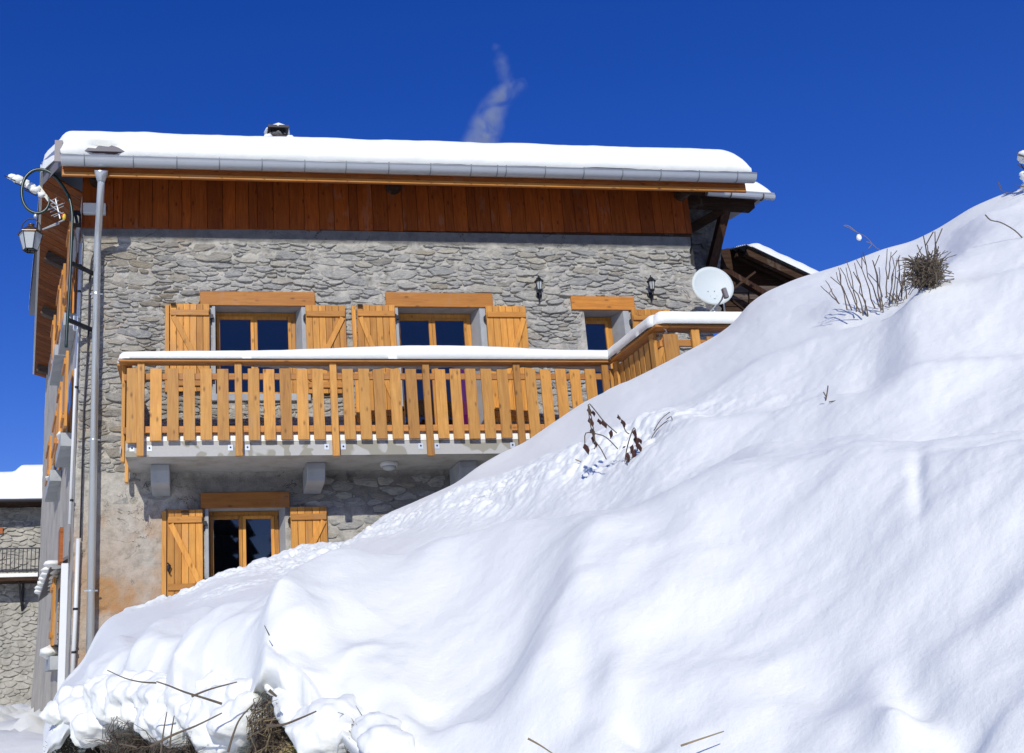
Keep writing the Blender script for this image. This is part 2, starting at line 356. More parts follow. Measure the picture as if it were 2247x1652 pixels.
def smooth2(pts, n=3):
    out = []
    for i in range(len(pts)-1):
        p0, p1, p2, p3 = [np.array(pts[max(0, min(len(pts)-1, i+k))], float) for k in (-1, 0, 1, 2)]
        for j in range(n):
            t = j/n; out.append(tuple(.5*((2*p1)+(-p0+p2)*t+(2*p0-5*p1+4*p2-p3)*t*t+(-p0+3*p1-3*p2+p3)*t**3)))
    return out+[tuple(map(float, pts[-1]))]
def build_hill():
    sa, se = tab(SIL); ra, rr = tab(R1, 1000); r0a, r0r = tab(R0, 1600); ta, te = tab(TOP0); la, le = tab(LOW)
    r1f = lambda a: np.interp(a, ra, rr); r0f = lambda a: np.interp(a, r0a, r0r)
    e1f = lambda a: np.interp(a, sa, se); e0f = lambda a: np.interp(a, ta, te); elf = lambda a: np.interp(a, la, le)
    def prof(a):
        r0, r1 = r0f(a), r1f(a); z0, z1 = e0f(a)*r0, e1f(a)*r1; s = (z1-z0)/(r1-r0); return r0, r1, z0, s
    def aux(a, e):
        r0, r1, z0, s = prof(a); r = (z0-s*r0)/(e-s); return float(np.clip(r, r0*.5, r1)) if e < s+1e3 and (e-s) != 0 and (z0-s*r0)/(e-s) > 0 else float(r1)
    a_min = aztan(97, 1560)[0]; a_max = aztan(2620, 1300)[0]
    az = np.concatenate([np.linspace(a_min, a_max, 900), np.linspace(a_max, 1.45, 110)[1:]]); NA = len(az)
    # rows: beyond crest, slope, roll over the rim, curl under
    back = np.array([14, 9, 6, 4, 2.6, 1.7, 1.1, .7, .4, .2])
    NT_ = 430; t = np.linspace(0, 1, NT_)
    def gs(y, sg):
        k = np.arange(-int(3*sg), int(3*sg)+1); g = np.exp(-.5*(k/sg)**2); g /= g.sum(); return np.convolve(np.pad(y, len(k)//2, mode='reflect', reflect_type='odd'), g, 'valid')
    e_soft = gs(e1f(az), 5.); uu0 = np.interp(az, *tab([(u, u) for u in range(60, 6000, 60)], 1300)); mixw = sstep(330, 620, uu0)
    e_base = gs(e1f(az), 9.)*(1-mixw)+gs(e1f(az), 48.)*mixw; resid = e_soft-e_base
    r0, r1 = gs(r0f(az), 40), gs(r1f(az), 40); z0 = gs(e0f(az), 14)*r0; s = (e_base*r1-z0)/(r1-r0)
    R = []; Z = []; W = []
    z1 = z0+s*(r1-r0)+resid*r1
    uu = uu0
    highR = sstep(1560, 1760, uu)
    lowz = (.9-1.6)+0*az
    for b in back:
        fall = .30*b+.16*b*b
        zz = z1-fall*(1-highR)-highR*(.0*b+.035*b*b*np.exp(-b/8)-.0)+highR*0
        zz = np.where(highR > .5, np.minimum(zz, z1/r1*(r1+b)-.05*b-.02), zz)
        R.append(r1+b); Z.append(np.maximum(zz, lowz)); W.append(0*az)
    for q in t:
        inv = (1/r1)*(1-q)+(1/r0)*q; r = 1/inv*.55+(r1+(r0-r1)*q)*.45
        x = (r1-r)/(r1-r0); bulge = .10*np.sin(math.pi*x)*(r1-r0)*.12
        edge = np.clip((r-r0)/.5, 0, 1)
        R.append(r); Z.append(z0+s*(r-r0)+bulge-.14*(1-edge)**2.2+resid*r*np.exp(-(x/.12)**2)); W.append(np.ones(NA))
    R = np.array(R).T; Z = np.array(Z).T; W = np.array(W).T
    AZ = np.repeat(az[:, None], R.shape[1], 1)
    Xg = R*np.sin(AZ); Yg = R*np.cos(AZ)
    dep = np.clip((R-r0[:, None])/(r1-r0)[:, None], 0, 1.5)
    H = np.zeros_like(Z)
    Wc = sstep(1.0, .9, dep)                                         # fade shapes near the crest line
    # base pixel coordinates of every vertex: shapes are laid out along the lines seen in the photograph, then built as real relief
    wd = np.stack([Xg, Yg, Z], -1)@M; wz = np.maximum(wd[..., 2], .35*R); UB = PP[0]+wd[..., 0]/wz*FPX; VB = PP[1]+wd[..., 1]/wz*FPX
    def ridge(pts, amp, wn, wf, f0=120, f1=120):
        nonlocal H
        pl = np.array(smooth2(pts, 3)); pl[:, 1] += amp*.8; R_m = 2.4*wn
        bb = (UB > pl[:, 0].min()-R_m) & (UB < pl[:, 0].max()+R_m) & (VB > pl[:, 1].min()-2.5*wf) & (VB < pl[:, 1].max()+R_m) & (W > 0)
        x, y = UB[bb], -VB[bb]; q = pl*np.array([1, -1.])
        d, sd, e0, e1 = pdist(x, y, q)
        w = wn+(wf-wn)*sstep(-1, 1, sd); k = np.exp(-(d/w)**2)
        if f0: k = k*sstep(0, f0, e0)
        if f1: k = k*sstep(0, f1, e1)
        H[bb] += amp/FPX*R[bb]*k*Wc[bb]
    ridge([(1110, 1760), (1150, 1620), (1188, 1500), (1235, 1400), (1290, 1300), (1350, 1218), (1430, 1155), (1520, 1108), (1620, 1077), (1730, 1060), (1850, 1046), (2000, 1050), (2120, 1040), (2300, 1035), (2520, 1030)], 130, 190, 85, 420, 0)
    ridge([(640, 1640), (605, 1560), (588, 1500), (590, 1440), (606, 1395), (642, 1350), (700, 1312), (790, 1277), (900, 1246), (1050, 1208), (1200, 1182), (1330, 1166), (1450, 1152)], 105, 135, 30, 40, 330)
    ridge([(420, 1600), (390, 1540), (383, 1495), (396, 1448), (430, 1410), (490, 1376), (570, 1343), (660, 1305), (770, 1266), (900, 1228)], 75, 95, 22, 30, 200)
    ridge([(300, 1540), (285, 1480), (300, 1437), (335, 1400), (390, 1370), (460, 1344), (560, 1315)], 48, 65, 16, 30, 120)
    ridge([(205, 1560), (196, 1500), (204, 1462), (228, 1428), (265, 1402), (310, 1388)], 26, 42, 12, 20, 60)
    for pts, am, wn, wf in [([(1080, 1112), (1200, 1045), (1300, 990), (1420, 935), (1560, 880), (1680, 810), (1800, 765), (1950, 725), (2100, 690), (2246, 640), (2420, 600)], 22, 90, 26),
            ([(1300, 1075), (1450, 1015), (1600, 962), (1750, 918), (1900, 884), (2050, 852), (2246, 800), (2400, 770)], 20, 80, 22),
            ([(1560, 1062), (1700, 1018), (1880, 1003), (2000, 1025), (2120, 1002), (2246, 970), (2400, 950)], 20, 60, 14),
            ([(1480, 1090), (1600, 1052), (1720, 1040), (1800, 1030)], 10, 40, 10),
            ([(1230, 920), (1400, 850), (1520, 795), (1600, 745), (1660, 700), (1740, 655), (1830, 630)], 12, 70, 26),
            ([(1900, 850), (1990, 775), (2050, 700), (2085, 625), (2140, 565), (2246, 505), (2400, 450)], 26, 110, 40),
            ([(860, 1160), (1000, 1095), (1100, 1050), (1200, 1005), (1290, 950)], 12, 60, 20),
            ([(1000, 1330), (1150, 1285), (1300, 1250), (1420, 1230)], 12, 120, 40),
            ([(1700, 690), (1760, 650), (1850, 625), (1950, 600)], 12, 45, 18),
            ([(2050, 560), (2120, 500), (2200, 465), (2300, 430)], 14, 60, 22)]:
        ridge(pts, am*2.0, wn, wf*1.25, 160, 160)
    def dent(u, v, ru, rv, am):
        nonlocal H
        H += 1.7*am/FPX*R*np.exp(-(((UB-u)/ru)**2+((VB-v)/rv)**2))*(W > 0)*Wc
    for q in [(1300, 1560, 55, 60, -26), (1345, 1590, 50, 45, 18), (1400, 1640, 60, 40, -24), (1280, 1430, 40, 40, 12), (2010, 1520, 70, 50, -26), (1960, 1600, 50, 50, 22), (2110, 1600, 60, 60, -18), (1800, 1500, 90, 50, -14), (1620, 1560, 80, 60, 12),
              (1480, 985, 70, 30, 16), (1300, 1040, 60, 25, 8), (1840, 700, 70, 30, 10), (1900, 722, 110, 16, -10), (950, 1560, 70, 40, -16), (880, 1600, 50, 40, 16), (1000, 1630, 60, 30, 14), (1900, 1100, 60, 40, 8), (2040, 1180, 20, 70, -8)]: dent(*q)
    # trodden crumbly band and the crumbly edge by the lower window
    d, _s, p, p1 = pdist(Xg, Yg, poly_world([(560, 1290), (700, 1232), (780, 1205), (880, 1165), (980, 1140), (1080, 1112), (1200, 1092), (1330, 1065), (1450, 1045), (1600, 1030)], aux))
    cr = np.exp(-(d/.42)**2)*sstep(0, .5, p)*sstep(0, 1., p1)
    d2, _s, p2, p3 = pdist(Xg, Yg, poly_world([(330, 1330), (420, 1312), (520, 1272), (640, 1215), (770, 1205)], aux)); cr2 = np.exp(-(d2/.4)**2)*sstep(0, .3, p2)*sstep(0, .6, p3)
    chunk = np.abs(fbm(Xg*4.2, Yg*4.2, .3, 4, .62))
    chunk = np.minimum(chunk, .55)
    H += cr*(-.03+.14*chunk*(.4+.9*np.clip(fbm(Xg*1.7, Yg*1.7, 5, 2)+.3, 0, 1)))+cr2*.10*chunk
    # wind shaping: gentle swells and fine ripples running up to the right
    th = math.radians(-27); U = (UB*math.cos(th)+VB*math.sin(th)); V = (-UB*math.sin(th)+VB*math.cos(th)); sc = R/FPX*Wc*(W > 0)
    H += sc*(26*fbm(U/360+3, V/105, 2., 2, .45)+(8*fbm(U/170+9, V/46, 7., 2, .45)+2.5*np.abs(fbm(U/70, V/30, 4., 3)))*sstep(0, .12, dep)+.8*fbm(U/26, V/13, 3., 2))
    # lumps towards the rim
    lum = sstep(.30, .0, dep)*(uu < 900)[:, None] if False else sstep(.22, .0, dep)
    left = (1-sstep(760, 1150, uu))[:, None]
    lm = np.abs(perlin(Xg*2.4, Yg*2.4, Z*2.4))*1.0
    H += lum*left*(.05-.12*lm+.03*fbm(Xg*4.5, Yg*4.5, Z*4, 2))
    br = .45*(sstep(1000, 1300, uu)[:, None])*sstep(.34, .06, dep)
    H += br*(.13*fbm(Xg*1.7+9, Yg*1.7, Z*1, 2, .4)+.03*fbm(Xg*6, Yg*6, 2., 2)*sstep(.18, .0, dep))
    Z2 = Z+H*np.where(W > 0, 1, 0)
    # rim roll: hanging lobes
    rows = []
    zr = Z2[:, -1]; lowe = elf(az)
    zlow = np.minimum(lowe*(r0-.02), zr-.10)
    for k in range(1, 30):
        q = k/29.
        if q < .72:
            w = q/.72; zz = zr+(zlow-zr)*w**.9; bulge = .20*math.sin(math.pi*min(1, w*1.0))**.8+.03
            lmp = np.abs(perlin(az*r0*3.6, zz*3.6, 3.3)); lm2 = np.abs(perlin(az*r0*9, zz*9, 8.3))
            rr_ = r0-bulge*.62-.05*w+.20*(lmp-.25)+.08*(lm2-.2)+.05*perlin(az*r0*2.1, zz*1.2, 5.)
            rr_ = np.where(uu > 1200, r0-.02-.3*w, rr_)
        else:
            w = (q-.72)/.28; zz = zlow-.035*np.sin(math.pi*w)+.10*w*w; rr_ = r0-.06+.5*w*sstep(120, 210, uu)
        rows.append(np.stack([rr_*np.sin(az), rr_*np.cos(az), zz], -1))
    top = np.stack([Xg, Yg, Z2], -1)
    A = np.concatenate([top, np.stack(rows, 1)], 1)+CAM
    grid_obj('snow_hill', A, M_SNOW, kind='structure')
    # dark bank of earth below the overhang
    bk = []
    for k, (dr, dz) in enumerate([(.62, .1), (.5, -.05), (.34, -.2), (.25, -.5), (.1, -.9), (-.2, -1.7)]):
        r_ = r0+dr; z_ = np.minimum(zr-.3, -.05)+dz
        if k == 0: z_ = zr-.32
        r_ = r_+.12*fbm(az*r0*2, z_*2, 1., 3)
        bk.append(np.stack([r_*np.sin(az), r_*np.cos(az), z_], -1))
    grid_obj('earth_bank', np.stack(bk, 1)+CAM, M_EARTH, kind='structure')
    rb = random.Random(77); mb = MB(); TU, TV = [q[0] for q in TOP0], [q[1] for q in TOP0]; LU, LV = [q[0] for q in LOW], [q[1] for q in LOW]
    for i in range(265):
        u = rb.uniform(86, 860); lo = np.interp(u, LU, LV); hi = np.interp(u, TU, TV)+34; rpx = rb.choice([14, 20, 26, 34, 44])*rb.uniform(.8, 1.2)
        v = lo-rpx*.75-abs(rb.gauss(0, .55))*(lo-hi)
        if v < hi-10: continue
        a_, e_ = aztan(u, v); rr2 = float(np.interp(a_, az, r0)); rad = rpx*rr2/FPX; w_ = min(1, max(0, (v-hi)/max(10, lo-hi))); rr2 += -.62*(.20*math.sin(math.pi*w_)**.8+.03)-.05*w_+rad*.55
        mb.blob(onH(u, v, rr2), rad, (1.15, 1., .9), .5, 9, 14, i*1.7)
    pl = mb.build('snow_lumps', M_SNOW, smooth=True, label='rounded lumps of snow bulging along the overhanging lower left edge', cat='snow', kind='stuff')
    rm = pl.modifiers.new('fuse', 'REMESH'); rm.mode = 'VOXEL'; rm.voxel_size = .014; rm.use_smooth_shade = True
    sm = pl.modifiers.new('soften', 'SMOOTH'); sm.factor = .7; sm.iterations = 5
    for sz, st in ((.12, .04), (.035, .012)):
        tx = bpy.data.textures.new('clods', 'CLOUDS'); tx.noise_scale = sz; tx.noise_depth = 2; dm = pl.modifiers.new('clods', 'DISPLACE'); dm.texture = tx; dm.strength = st; dm.mid_level = .5; dm.texture_coords = 'LOCAL'
    HILL.update(az=az, R=R, Z=Z2, top=A[:, :top.shape[1]], r0f=r0f, elf=elf)
build_hill()
def on_snow(u, v, near_only=True):
    """first point where the pixel's line meets the snow hill"""
    a, e = aztan(u, v); i = int(np.clip(np.searchsorted(HILL['az'], a), 0, len(HILL['az'])-1))
    R, Z = HILL['R'][i], HILL['Z'][i]
    order = np.argsort(R); R, Z = R[order], Z[order]; hit = np.where(Z >= e*R)[0]
    r = R[hit[0]] if len(hit) else R[np.argmax(Z/R)]
    return Vector(onH(u, v, r))

# ============================================================ HOUSE
YB = -1.09                                                           # front of the balcony slab
house = empty('stone_house', (4.5, 0, 2.0), 'grey rubble stone house with brown timber band, open orange shutters and snowy roof', 'house')
XL, XR = -.32, 9.5                                                    # facade corners
ZTOP = 8.40; ZBAND = Z_(800, 534)
XRf = lambda z: 9.47+.05*math.sin(z*3)+(.06 if z < 7.9 else 0)+.04*(8.2-z)
class R_:                                                            # a rectangular opening on the facade
    def __init__(s, x0, x1, z0, z1): s.x0, s.x1, s.z0, s.z1 = x0, x1, z0, z1
W1 = R_(X_(473, 760), X_(663, 760), Z_(560, 866), Z_(560, 673))
W2 = R_(X_(877, 760), X_(1056, 760), 4.80, Z_(960, 676))
W3 = R_(X_(1287, 750), X_(1366, 700), 5.2, Z_(1320, 682))
W4 = R_(X_(458, 1180), X_(626, 1180), 2.55, Z_(540, 1115))
WINS = [W1, W2, W3, W4]
LINT = [R_(X_(439, 657), X_(690, 657), Z_(560, 673), Z_(560, 642)), R_(X_(845, 660), X_(1079, 660), Z_(960, 676), Z_(960, 644.5)),
        R_(X_(1251, 667), X_(1389, 667), Z_(1320, 682), Z_(1320, 652.5)), R_(X_(440, 1100), X_(635, 1100), Z_(540, 1115), Z_(540, 1081))]

# wall body: displaced plaster/mortar sheet with openings, plus reveals
def grid_axis(lo, hi, step, cuts):
    pts = sorted(set([lo, hi]+[c for c in cuts if lo < c < hi])); out = []
    for a, b in zip(pts[:-1], pts[1:]):
        n = max(1, int(round((b-a)/step))); out += [a+(b-a)*i/n for i in range(n)]
    return np.array(out+[pts[-1]])
def facade():
    gx = grid_axis(XL, 9.5, .026, [w.x0 for w in WINS]+[w.x1 for w in WINS])
    gz = grid_axis(1.2, ZTOP, .024, [w.z0 for w in WINS]+[w.z1 for w in WINS])
    X, Z = np.meshgrid(gx, gz, indexing='ij')
    plaster = np.clip(sstep(4.62, 4.5, Z)+sstep(.35, .15, X+.25*fbm(X*2, Z*2, 3.))*sstep(7.9, 7.2, Z), 0, 1)
    Y = .028*fbm(X*2.2, Z*3.2, 1., 5, .55)+.012*fbm(X*12, Z*16, 4., 3)
    Y = Y*(1-.65*plaster)+(.012-.05*np.clip(fbm(X*2.6+7, Z*4.2, 2.5, 3)+.05, 0, 1)-.03*np.abs(fbm(X*9, Z*14, 6., 3)))*(1-plaster)
    crack = np.abs(fbm(X*.9+4, Z*1.1, 9., 3)); Y += plaster*.012*fbm(X*5, Z*6, 2., 5, .7)+plaster*.035*sstep(.035, .0, crack)*sstep(-.1, .25, fbm(X*.8, Z*.8, 2.))
    hole = sstep(.42, .55, fbm(X*2.6+8, Z*3.6, 5., 3)); Y += .04*hole*(Z < 4.6)
    # flat concrete band right under the timber
    bd = sstep(ZBAND-.02, ZBAND+.03, Z+.04*fbm(X*2.3, Z*0, 8., 3)); Y = Y*(1-bd)+bd*(-.035+.006*fbm(X*6, Z*12, 3.))
    Xe = np.where(X > 9.4, np.array([[XRf(z) for z in gz]])*np.ones_like(X)+.03*fbm(X*0, Z*4, 2.), X)
    # edges of openings stay straight
    for w in WINS:
        k = np.minimum.reduce([np.maximum(w.x0-X, X-w.x1), ]) ; d = np.maximum(np.maximum(w.x0-X, X-w.x1), np.maximum(w.z0-Z, Z-w.z1))
        s = sstep(.0, .14, d); Y = Y*s-.012*(1-s)
    orange = np.zeros_like(X)
    a1 = sstep(4.3, 3.5, Z)*sstep(1.15, .5, np.abs(X-.45)*1.3)*sstep(-.15, .25, fbm(X*1.3+2, Z*1.0, 6., 4))
    a2 = sstep(5.6, 6.2, Z)*sstep(.95, .5, X)*0
    tint = np.clip(.62*a1+.35*sstep(4.6, 3., Z)*sstep(1.1, .2, X)+.3*sstep(.1, .4, fbm(X, Z*.8, 3.))*(X < 1.4), 0, 1)
    tint2 = np.clip(bd*.75+sstep(1.15, 1.4, X)*sstep(4.6, 4.45, Z)*sstep(3.8, 4.1, Z+.3*fbm(X, Z, 2))*.6, 0, 1)  # band painted darker for the eave's shade; wall under the slab also darker
    mid = lambda a: (a[:-1]+a[1:])/2
    mx, mz = np.meshgrid(mid(gx), mid(gz), indexing='ij'); mask = np.ones_like(mx, bool)
    for w in WINS: mask &= ~((mx > w.x0) & (mx < w.x1) & (mz > w.z0) & (mz < w.z1))
    A = np.stack([Xe, Y, Z], -1)
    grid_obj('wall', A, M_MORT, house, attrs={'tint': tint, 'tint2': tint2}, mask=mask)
    # body behind: right return and reveals
    for w in WINS:
        m = MB()
        for x, xb in ((w.x0, w.x0-.05), (w.x1, w.x1-.085)):
            m.add([(x, -.012, w.z0), (x, -.012, w.z1), (xb, .34, w.z1), (xb, .34, w.z0)], [(0, 1, 2, 3)])
        m.add([(w.x0, -.012, w.z1), (w.x1, -.012, w.z1), (w.x1, .34, w.z1), (w.x0, .34, w.z1)], [(0, 1, 2, 3)])
        m.add([(w.x0, -.012, w.z0), (w.x1, -.012, w.z0), (w.x1, .34, w.z0), (w.x0, .34, w.z0)], [(0, 1, 2, 3)])
        m.build('window_reveal', M_REVEAL, house)
facade()
# cement strips beside the openings and sill
for w in (W1, W2, W4):
    m = MB(); m.box(w.x0-.05, w.x0-.002, -.03, -.01, w.z0, w.z1); m.build('cement_surround', M_REVEAL, house, bevel=.004)
for w in (W1, W2, W3): m = MB(); m.box(w.x1+.002, w.x1+.10, -.028, -.008, w.z0, w.z1); m.build('cement_surround', M_REVEAL, house, bevel=.004)
MB_ = MB(); MB_.box(W1.x0-.12, W1.x1+.1, -.07, .12, W1.z0-.11, W1.z0); MB_.build('window_sill', M_REVEAL, house, bevel=.008)

# rubble stones
def clip(poly, n0, n1, c):                                           # keep n.p <= c
    out = []; k = len(poly)
    for i in range(k):
        a, b = poly[i], poly[(i+1) % k]; da = n0*a[0]+n1*a[1]-c; db = n0*b[0]+n1*b[1]-c
        if da <= 0: out.append(a)
        if (da < 0) != (db < 0) and da != db:
            t = da/(da-db); out.append((a[0]+t*(b[0]-a[0]), a[1]+t*(b[1]-a[1])))
    return out
def rubble_cells(x0, x1, z0, z1, asp, radii, tries, seed, jit=1.):
    rnd = random.Random(seed); pts = []
    G = {}
    cs = .45
    for r, cnt in radii:
        for _ in range(cnt*tries):
            x = rnd.uniform(x0-.2, x1+.2); z = rnd.uniform(z0-.1, z1+.1)*asp; rr = r*rnd.uniform(.8, 1.2)
            gx, gz = int(x//cs), int(z//cs); ok = True
            for i in range(gx-1, gx+2):
                for j in range(gz-1, gz+2):
                    for (a, b, q) in G.get((i, j), ()):
                        if (a-x)**2+(b-z)**2 < (.92*(q+rr))**2: ok = False; break
                    if not ok: break
                if not ok: break
            if ok: G.setdefault((gx, gz), []).append((x, z, rr)); pts.append((x, z, rr))
    A = np.array(pts); cells = []
    for (x, z, r) in pts:
        d = np.hypot(A[:, 0]-x, A[:, 1]-z); near = np.argsort(d)[1:22]
        L = r*2.0; poly = [(x-L, z-L), (x+L, z-L), (x+L, z+L), (x-L, z+L)]
        for k in near:
            a, b, q = A[k]
            n0, n1 = 2*(a-x), 2*(b-z); c = a*a+b*b-q*q-(x*x+z*z-r*r); poly = clip(poly, n0, n1, c)
            if len(poly) < 3: break
        if len(poly) >= 3: cells.append([(p[0], p[1]/asp) for p in poly])
    return cells
def area(p): return .5*sum(p[i][0]*p[(i+1) % len(p)][1]-p[(i+1) % len(p)][0]*p[i][1] for i in range(len(p)))
def stone_verts(poly, gap, depth, rnd, nmax):
    cx_ = sum(p[0] for p in poly)/len(poly); cz_ = sum(p[1] for p in poly)/len(poly)
    pts = []
    k = len(poly)
    for i in range(k):                                               # subdivide long edges with jitter, chip corners
        a, b = poly[i], poly[(i+1) % k]; L = math.hypot(b[0]-a[0], b[1]-a[1])
        if L < .012: continue
        c = .22 if L > .05 else .3
        pts.append((a[0]+(b[0]-a[0])*c, a[1]+(b[1]-a[1])*c))
        if L > .09: pts.append(((a[0]+b[0])/2+rnd.uniform(-.014, .014), (a[1]+b[1])/2+rnd.uniform(-.016, .012)))
        pts.append((a[0]+(b[0]-a[0])*(1-c), a[1]+(b[1]-a[1])*(1-c)))
    while len(pts) > nmax: pts.pop(rnd.randrange(len(pts)))
    if len(pts) < 4: return None
    rx = max(abs(p[0]-cx_) for p in pts); rz = max(abs(p[1]-cz_) for p in pts)
    def inset(g, j=.0):
        out = []
        for p in pts:
            dx, dz = p[0]-cx_, p[1]-cz_; l = math.hypot(dx, dz)+1e-6; f = max(.2, 1-g/l)
            out.append((cx_+dx*f+rnd.uniform(-j, j), cz_+dz*f+rnd.uniform(-j, j)*.6))
        return out
    tx, tz = rnd.uniform(-.08, .08), rnd.uniform(-.5, .1)
    n = len(pts); vs = []
    for g, d, j in ((gap, -.03, .004), (gap+.004, depth*.72, .003), (gap+.018, depth, .004)):
        for p in inset(g, j): vs.append((p[0], -(d+(tx*(p[0]-cx_)+tz*(p[1]-cz_))*(d > 0)), p[1]))
    vs.append((cx_, -(depth+.006), cz_))
    fs = [(r*n+i, r*n+(i+1) % n, (r+1)*n+(i+1) % n, (r+1)*n+i) for r in range(2) for i in range(n)]+[(2*n+i, 2*n+(i+1) % n, 3*n) for i in range(n)]
    return vs, fs, (cx_, cz_)
def build_stones():
    rnd = random.Random(5); allc = []
    cells = rubble_cells(-.25, 9.55, 4.5, ZBAND, 3.1, [(.30, 9), (.21, 46), (.145, 190), (.098, 800), (.062, 2600)], 4, 11)
    block = [(w.x0-.07, w.x1+.11, w.z0-.0, w.z1) for w in (W1, W2, W3)]+[(l.x0, l.x1, l.z0, l.z1) for l in LINT[:3]]+[(W1.x0-.13, W1.x1+.11, W1.z0-.12, W1.z0)]
    for c in cells:
        wob = [(p[0]+.03*math.sin(p[1]*5+p[0]), p[1]+.03*math.sin(p[0]*2.3+1.1*p[1])+.015*math.sin(p[0]*7)) for p in c]
        wob = clip(wob, 0, 1, ZBAND-.02); wob = clip(wob, 0, -1, -4.58) if wob else wob; wob = clip(wob, -1, 0, .30) if len(wob) > 2 else wob
        if len(wob) < 3: continue
        cz_ = sum(p[1] for p in wob)/len(wob); wob = clip(wob, 1, 0, XRf(cz_)+rnd.uniform(-.02, .03))
        if len(wob) < 3: continue
        ok = True
        for (a, b, z0, z1) in block:
            xs = [p[0] for p in wob]; zs = [p[1] for p in wob]
            if max(xs) <= a or min(xs) >= b or max(zs) <= z0 or min(zs) >= z1: continue
            cx_ = sum(xs)/len(xs); cz_ = sum(zs)/len(zs)
            ex = max(a-cx_, cx_-b); ez = max(z0-cz_, cz_-z1)
            if ex < 0 and ez < 0: ok = False; break
            if ex > ez*1.: wob = clip(wob, 1, 0, a-.004) if cx_ < a else clip(wob, -1, 0, -(b+.004))
            else: wob = clip(wob, 0, 1, z0-.004) if cz_ < z0 else clip(wob, 0, -1, -(z1+.004))
            if len(wob) < 3: ok = False; break
        if ok and abs(area(wob)) > .0018: allc.append(wob)
    # exposed rubble low down beside the lower shutter
    for (x0, x1, z0, z1, s) in ((.62, .93, 3.05, 3.95, 3), (.1, 1.1, 4.0, 4.5, 9), (2.9, 6.9, 3.55, 4.52, 12)):
        for c in rubble_cells(x0, x1, z0, z1, 2.4, [(.13, 20), (.09, 90)], 4, s):
            xs = [p[0] for p in c]; zs = [p[1] for p in c]
            if min(xs) > x0 and max(xs) < x1 and min(zs) > z0 and max(zs) < z1 and rnd.random() < (.8 if s == 3 else .35 if s == 9 else .85): allc.append(c)
    allc.sort(key=lambda c: -abs(area(c)))
    stuff = MB(); cnt = 0
    for i, c in enumerate(allc):
        a = abs(area(c)); cz0 = sum(p[1] for p in c)/len(c); cx0 = sum(p[0] for p in c)/len(c)
        low = cz0 < 4.55
        dep = rnd.uniform(.004, .036); gap = rnd.uniform(-.002, .007)
        if cx0 < .9: dep *= .7
        sv = stone_verts(c, gap, dep*(.35 if low and cx0 > 2.5 else .7 if low else 1), rnd, 12 if i < 300 else 9)
        if not sv: continue
        tint = max(0, min(.75, (1.1-abs(cx0-.75))*.5+.25*math.sin(cx0*3+cz0*5)))*(1 if rnd.random() < .6 else .3) if cx0 < 1.7 else (.35 if rnd.random() < .08 else 0.)
        if cnt < 300:
            m = MB(); m.tint = tint; m.add(sv[0], sv[1]); m.build('stone', M_STONE, house); cnt += 1
        else:
            stuff.tint = tint+1e-4; stuff.add(sv[0], sv[1])
    stuff.build('stone', M_STONE, house, kind='stuff')
build_stones()

# lintels
for l in LINT:
    m = MB(); m.box(l.x0, l.x1, -.05, -.013, l.z0, l.z1); m.build('lintel', M_LINT, house, bevel=.006)
# windows
def window(w, door=False, cols=2, curtain=False, y=.27):
    w = R_(w.x0-.045, w.x1-.07, w.z0, w.z1)
    fr = MB(); t = .055; H = w.z1-w.z0
    fr.box(w.x0+.002, w.x0+t+.01, y-.02, y+.05, w.z0, w.z1-.004); fr.box(w.x1-t-.01, w.x1-.002, y-.02, y+.05, w.z0, w.z1-.004)
    fr.box(w.x0+t, w.x1-t, y-.02, y+.05, w.z1-.07, w.z1-.005); fr.box(w.x0+t, w.x1-t, y-.02, y+.05, w.z0, w.z0+.06)
    F = fr.build('window_frame', M_SHUT, house, bevel=.004)
    W = (w.x1-w.x0-2*t-.02)/cols; x = w.x0+t+.01
    for k in range(cols):
        a, b = x+k*W+.002, x+(k+1)*W-.002; s = .05; m = MB(); z0, z1 = w.z0+.06, w.z1-.07; yy = y-.035
        m.box(a, a+s, yy, yy+.05, z0, z1); m.box(b-s, b, yy, yy+.05, z0, z1); m.box(a+s, b-s, yy+.002, yy+.048, z1-s, z1); m.box(a+s, b-s, yy+.002, yy+.048, z0, z0+s)
        m.build('casement', M_SHUT, F, bevel=.004)
        g = MB(); g.box(a+s-.004, b-s+.004, yy+.02, yy+.028, z0+s-.004, z1-s+.004); g.build('window_pane', M_GLASS, F)
    r = MB(); a, b, z0, z1, y0, y1 = w.x0+.03, w.x1-.03, w.z0+.03, w.z1-.03, y+.06, y+2.2
    r.add([(a-.4, y1, z0), (b+.4, y1, z0), (b+.4, y1, z1), (a-.4, y1, z1), (a, y0, z0), (b, y0, z0), (b, y0, z1), (a, y0, z1)], [(0, 1, 2, 3), (4, 5, 1, 0), (7, 6, 2, 3), (4, 0, 3, 7), (5, 1, 2, 6)])
    r.build('room_interior', M_ROOM, F)
    if curtain:
        A = np.array([[(b-.02-.22*i/24, y0+.05+.02*math.sin(i*1.5), z) for z in np.linspace(z0+.02, z0+1.55, 8)] for i in range(25)])
        A[:, :, 0] += .08*np.linspace(1, 0, 8)[None, :]*-.3
        grid_obj('curtain', A, M_CURT, F)
window(W1); window(W2, True, curtain=True); window(W3, cols=1, y=.3); window(W4)
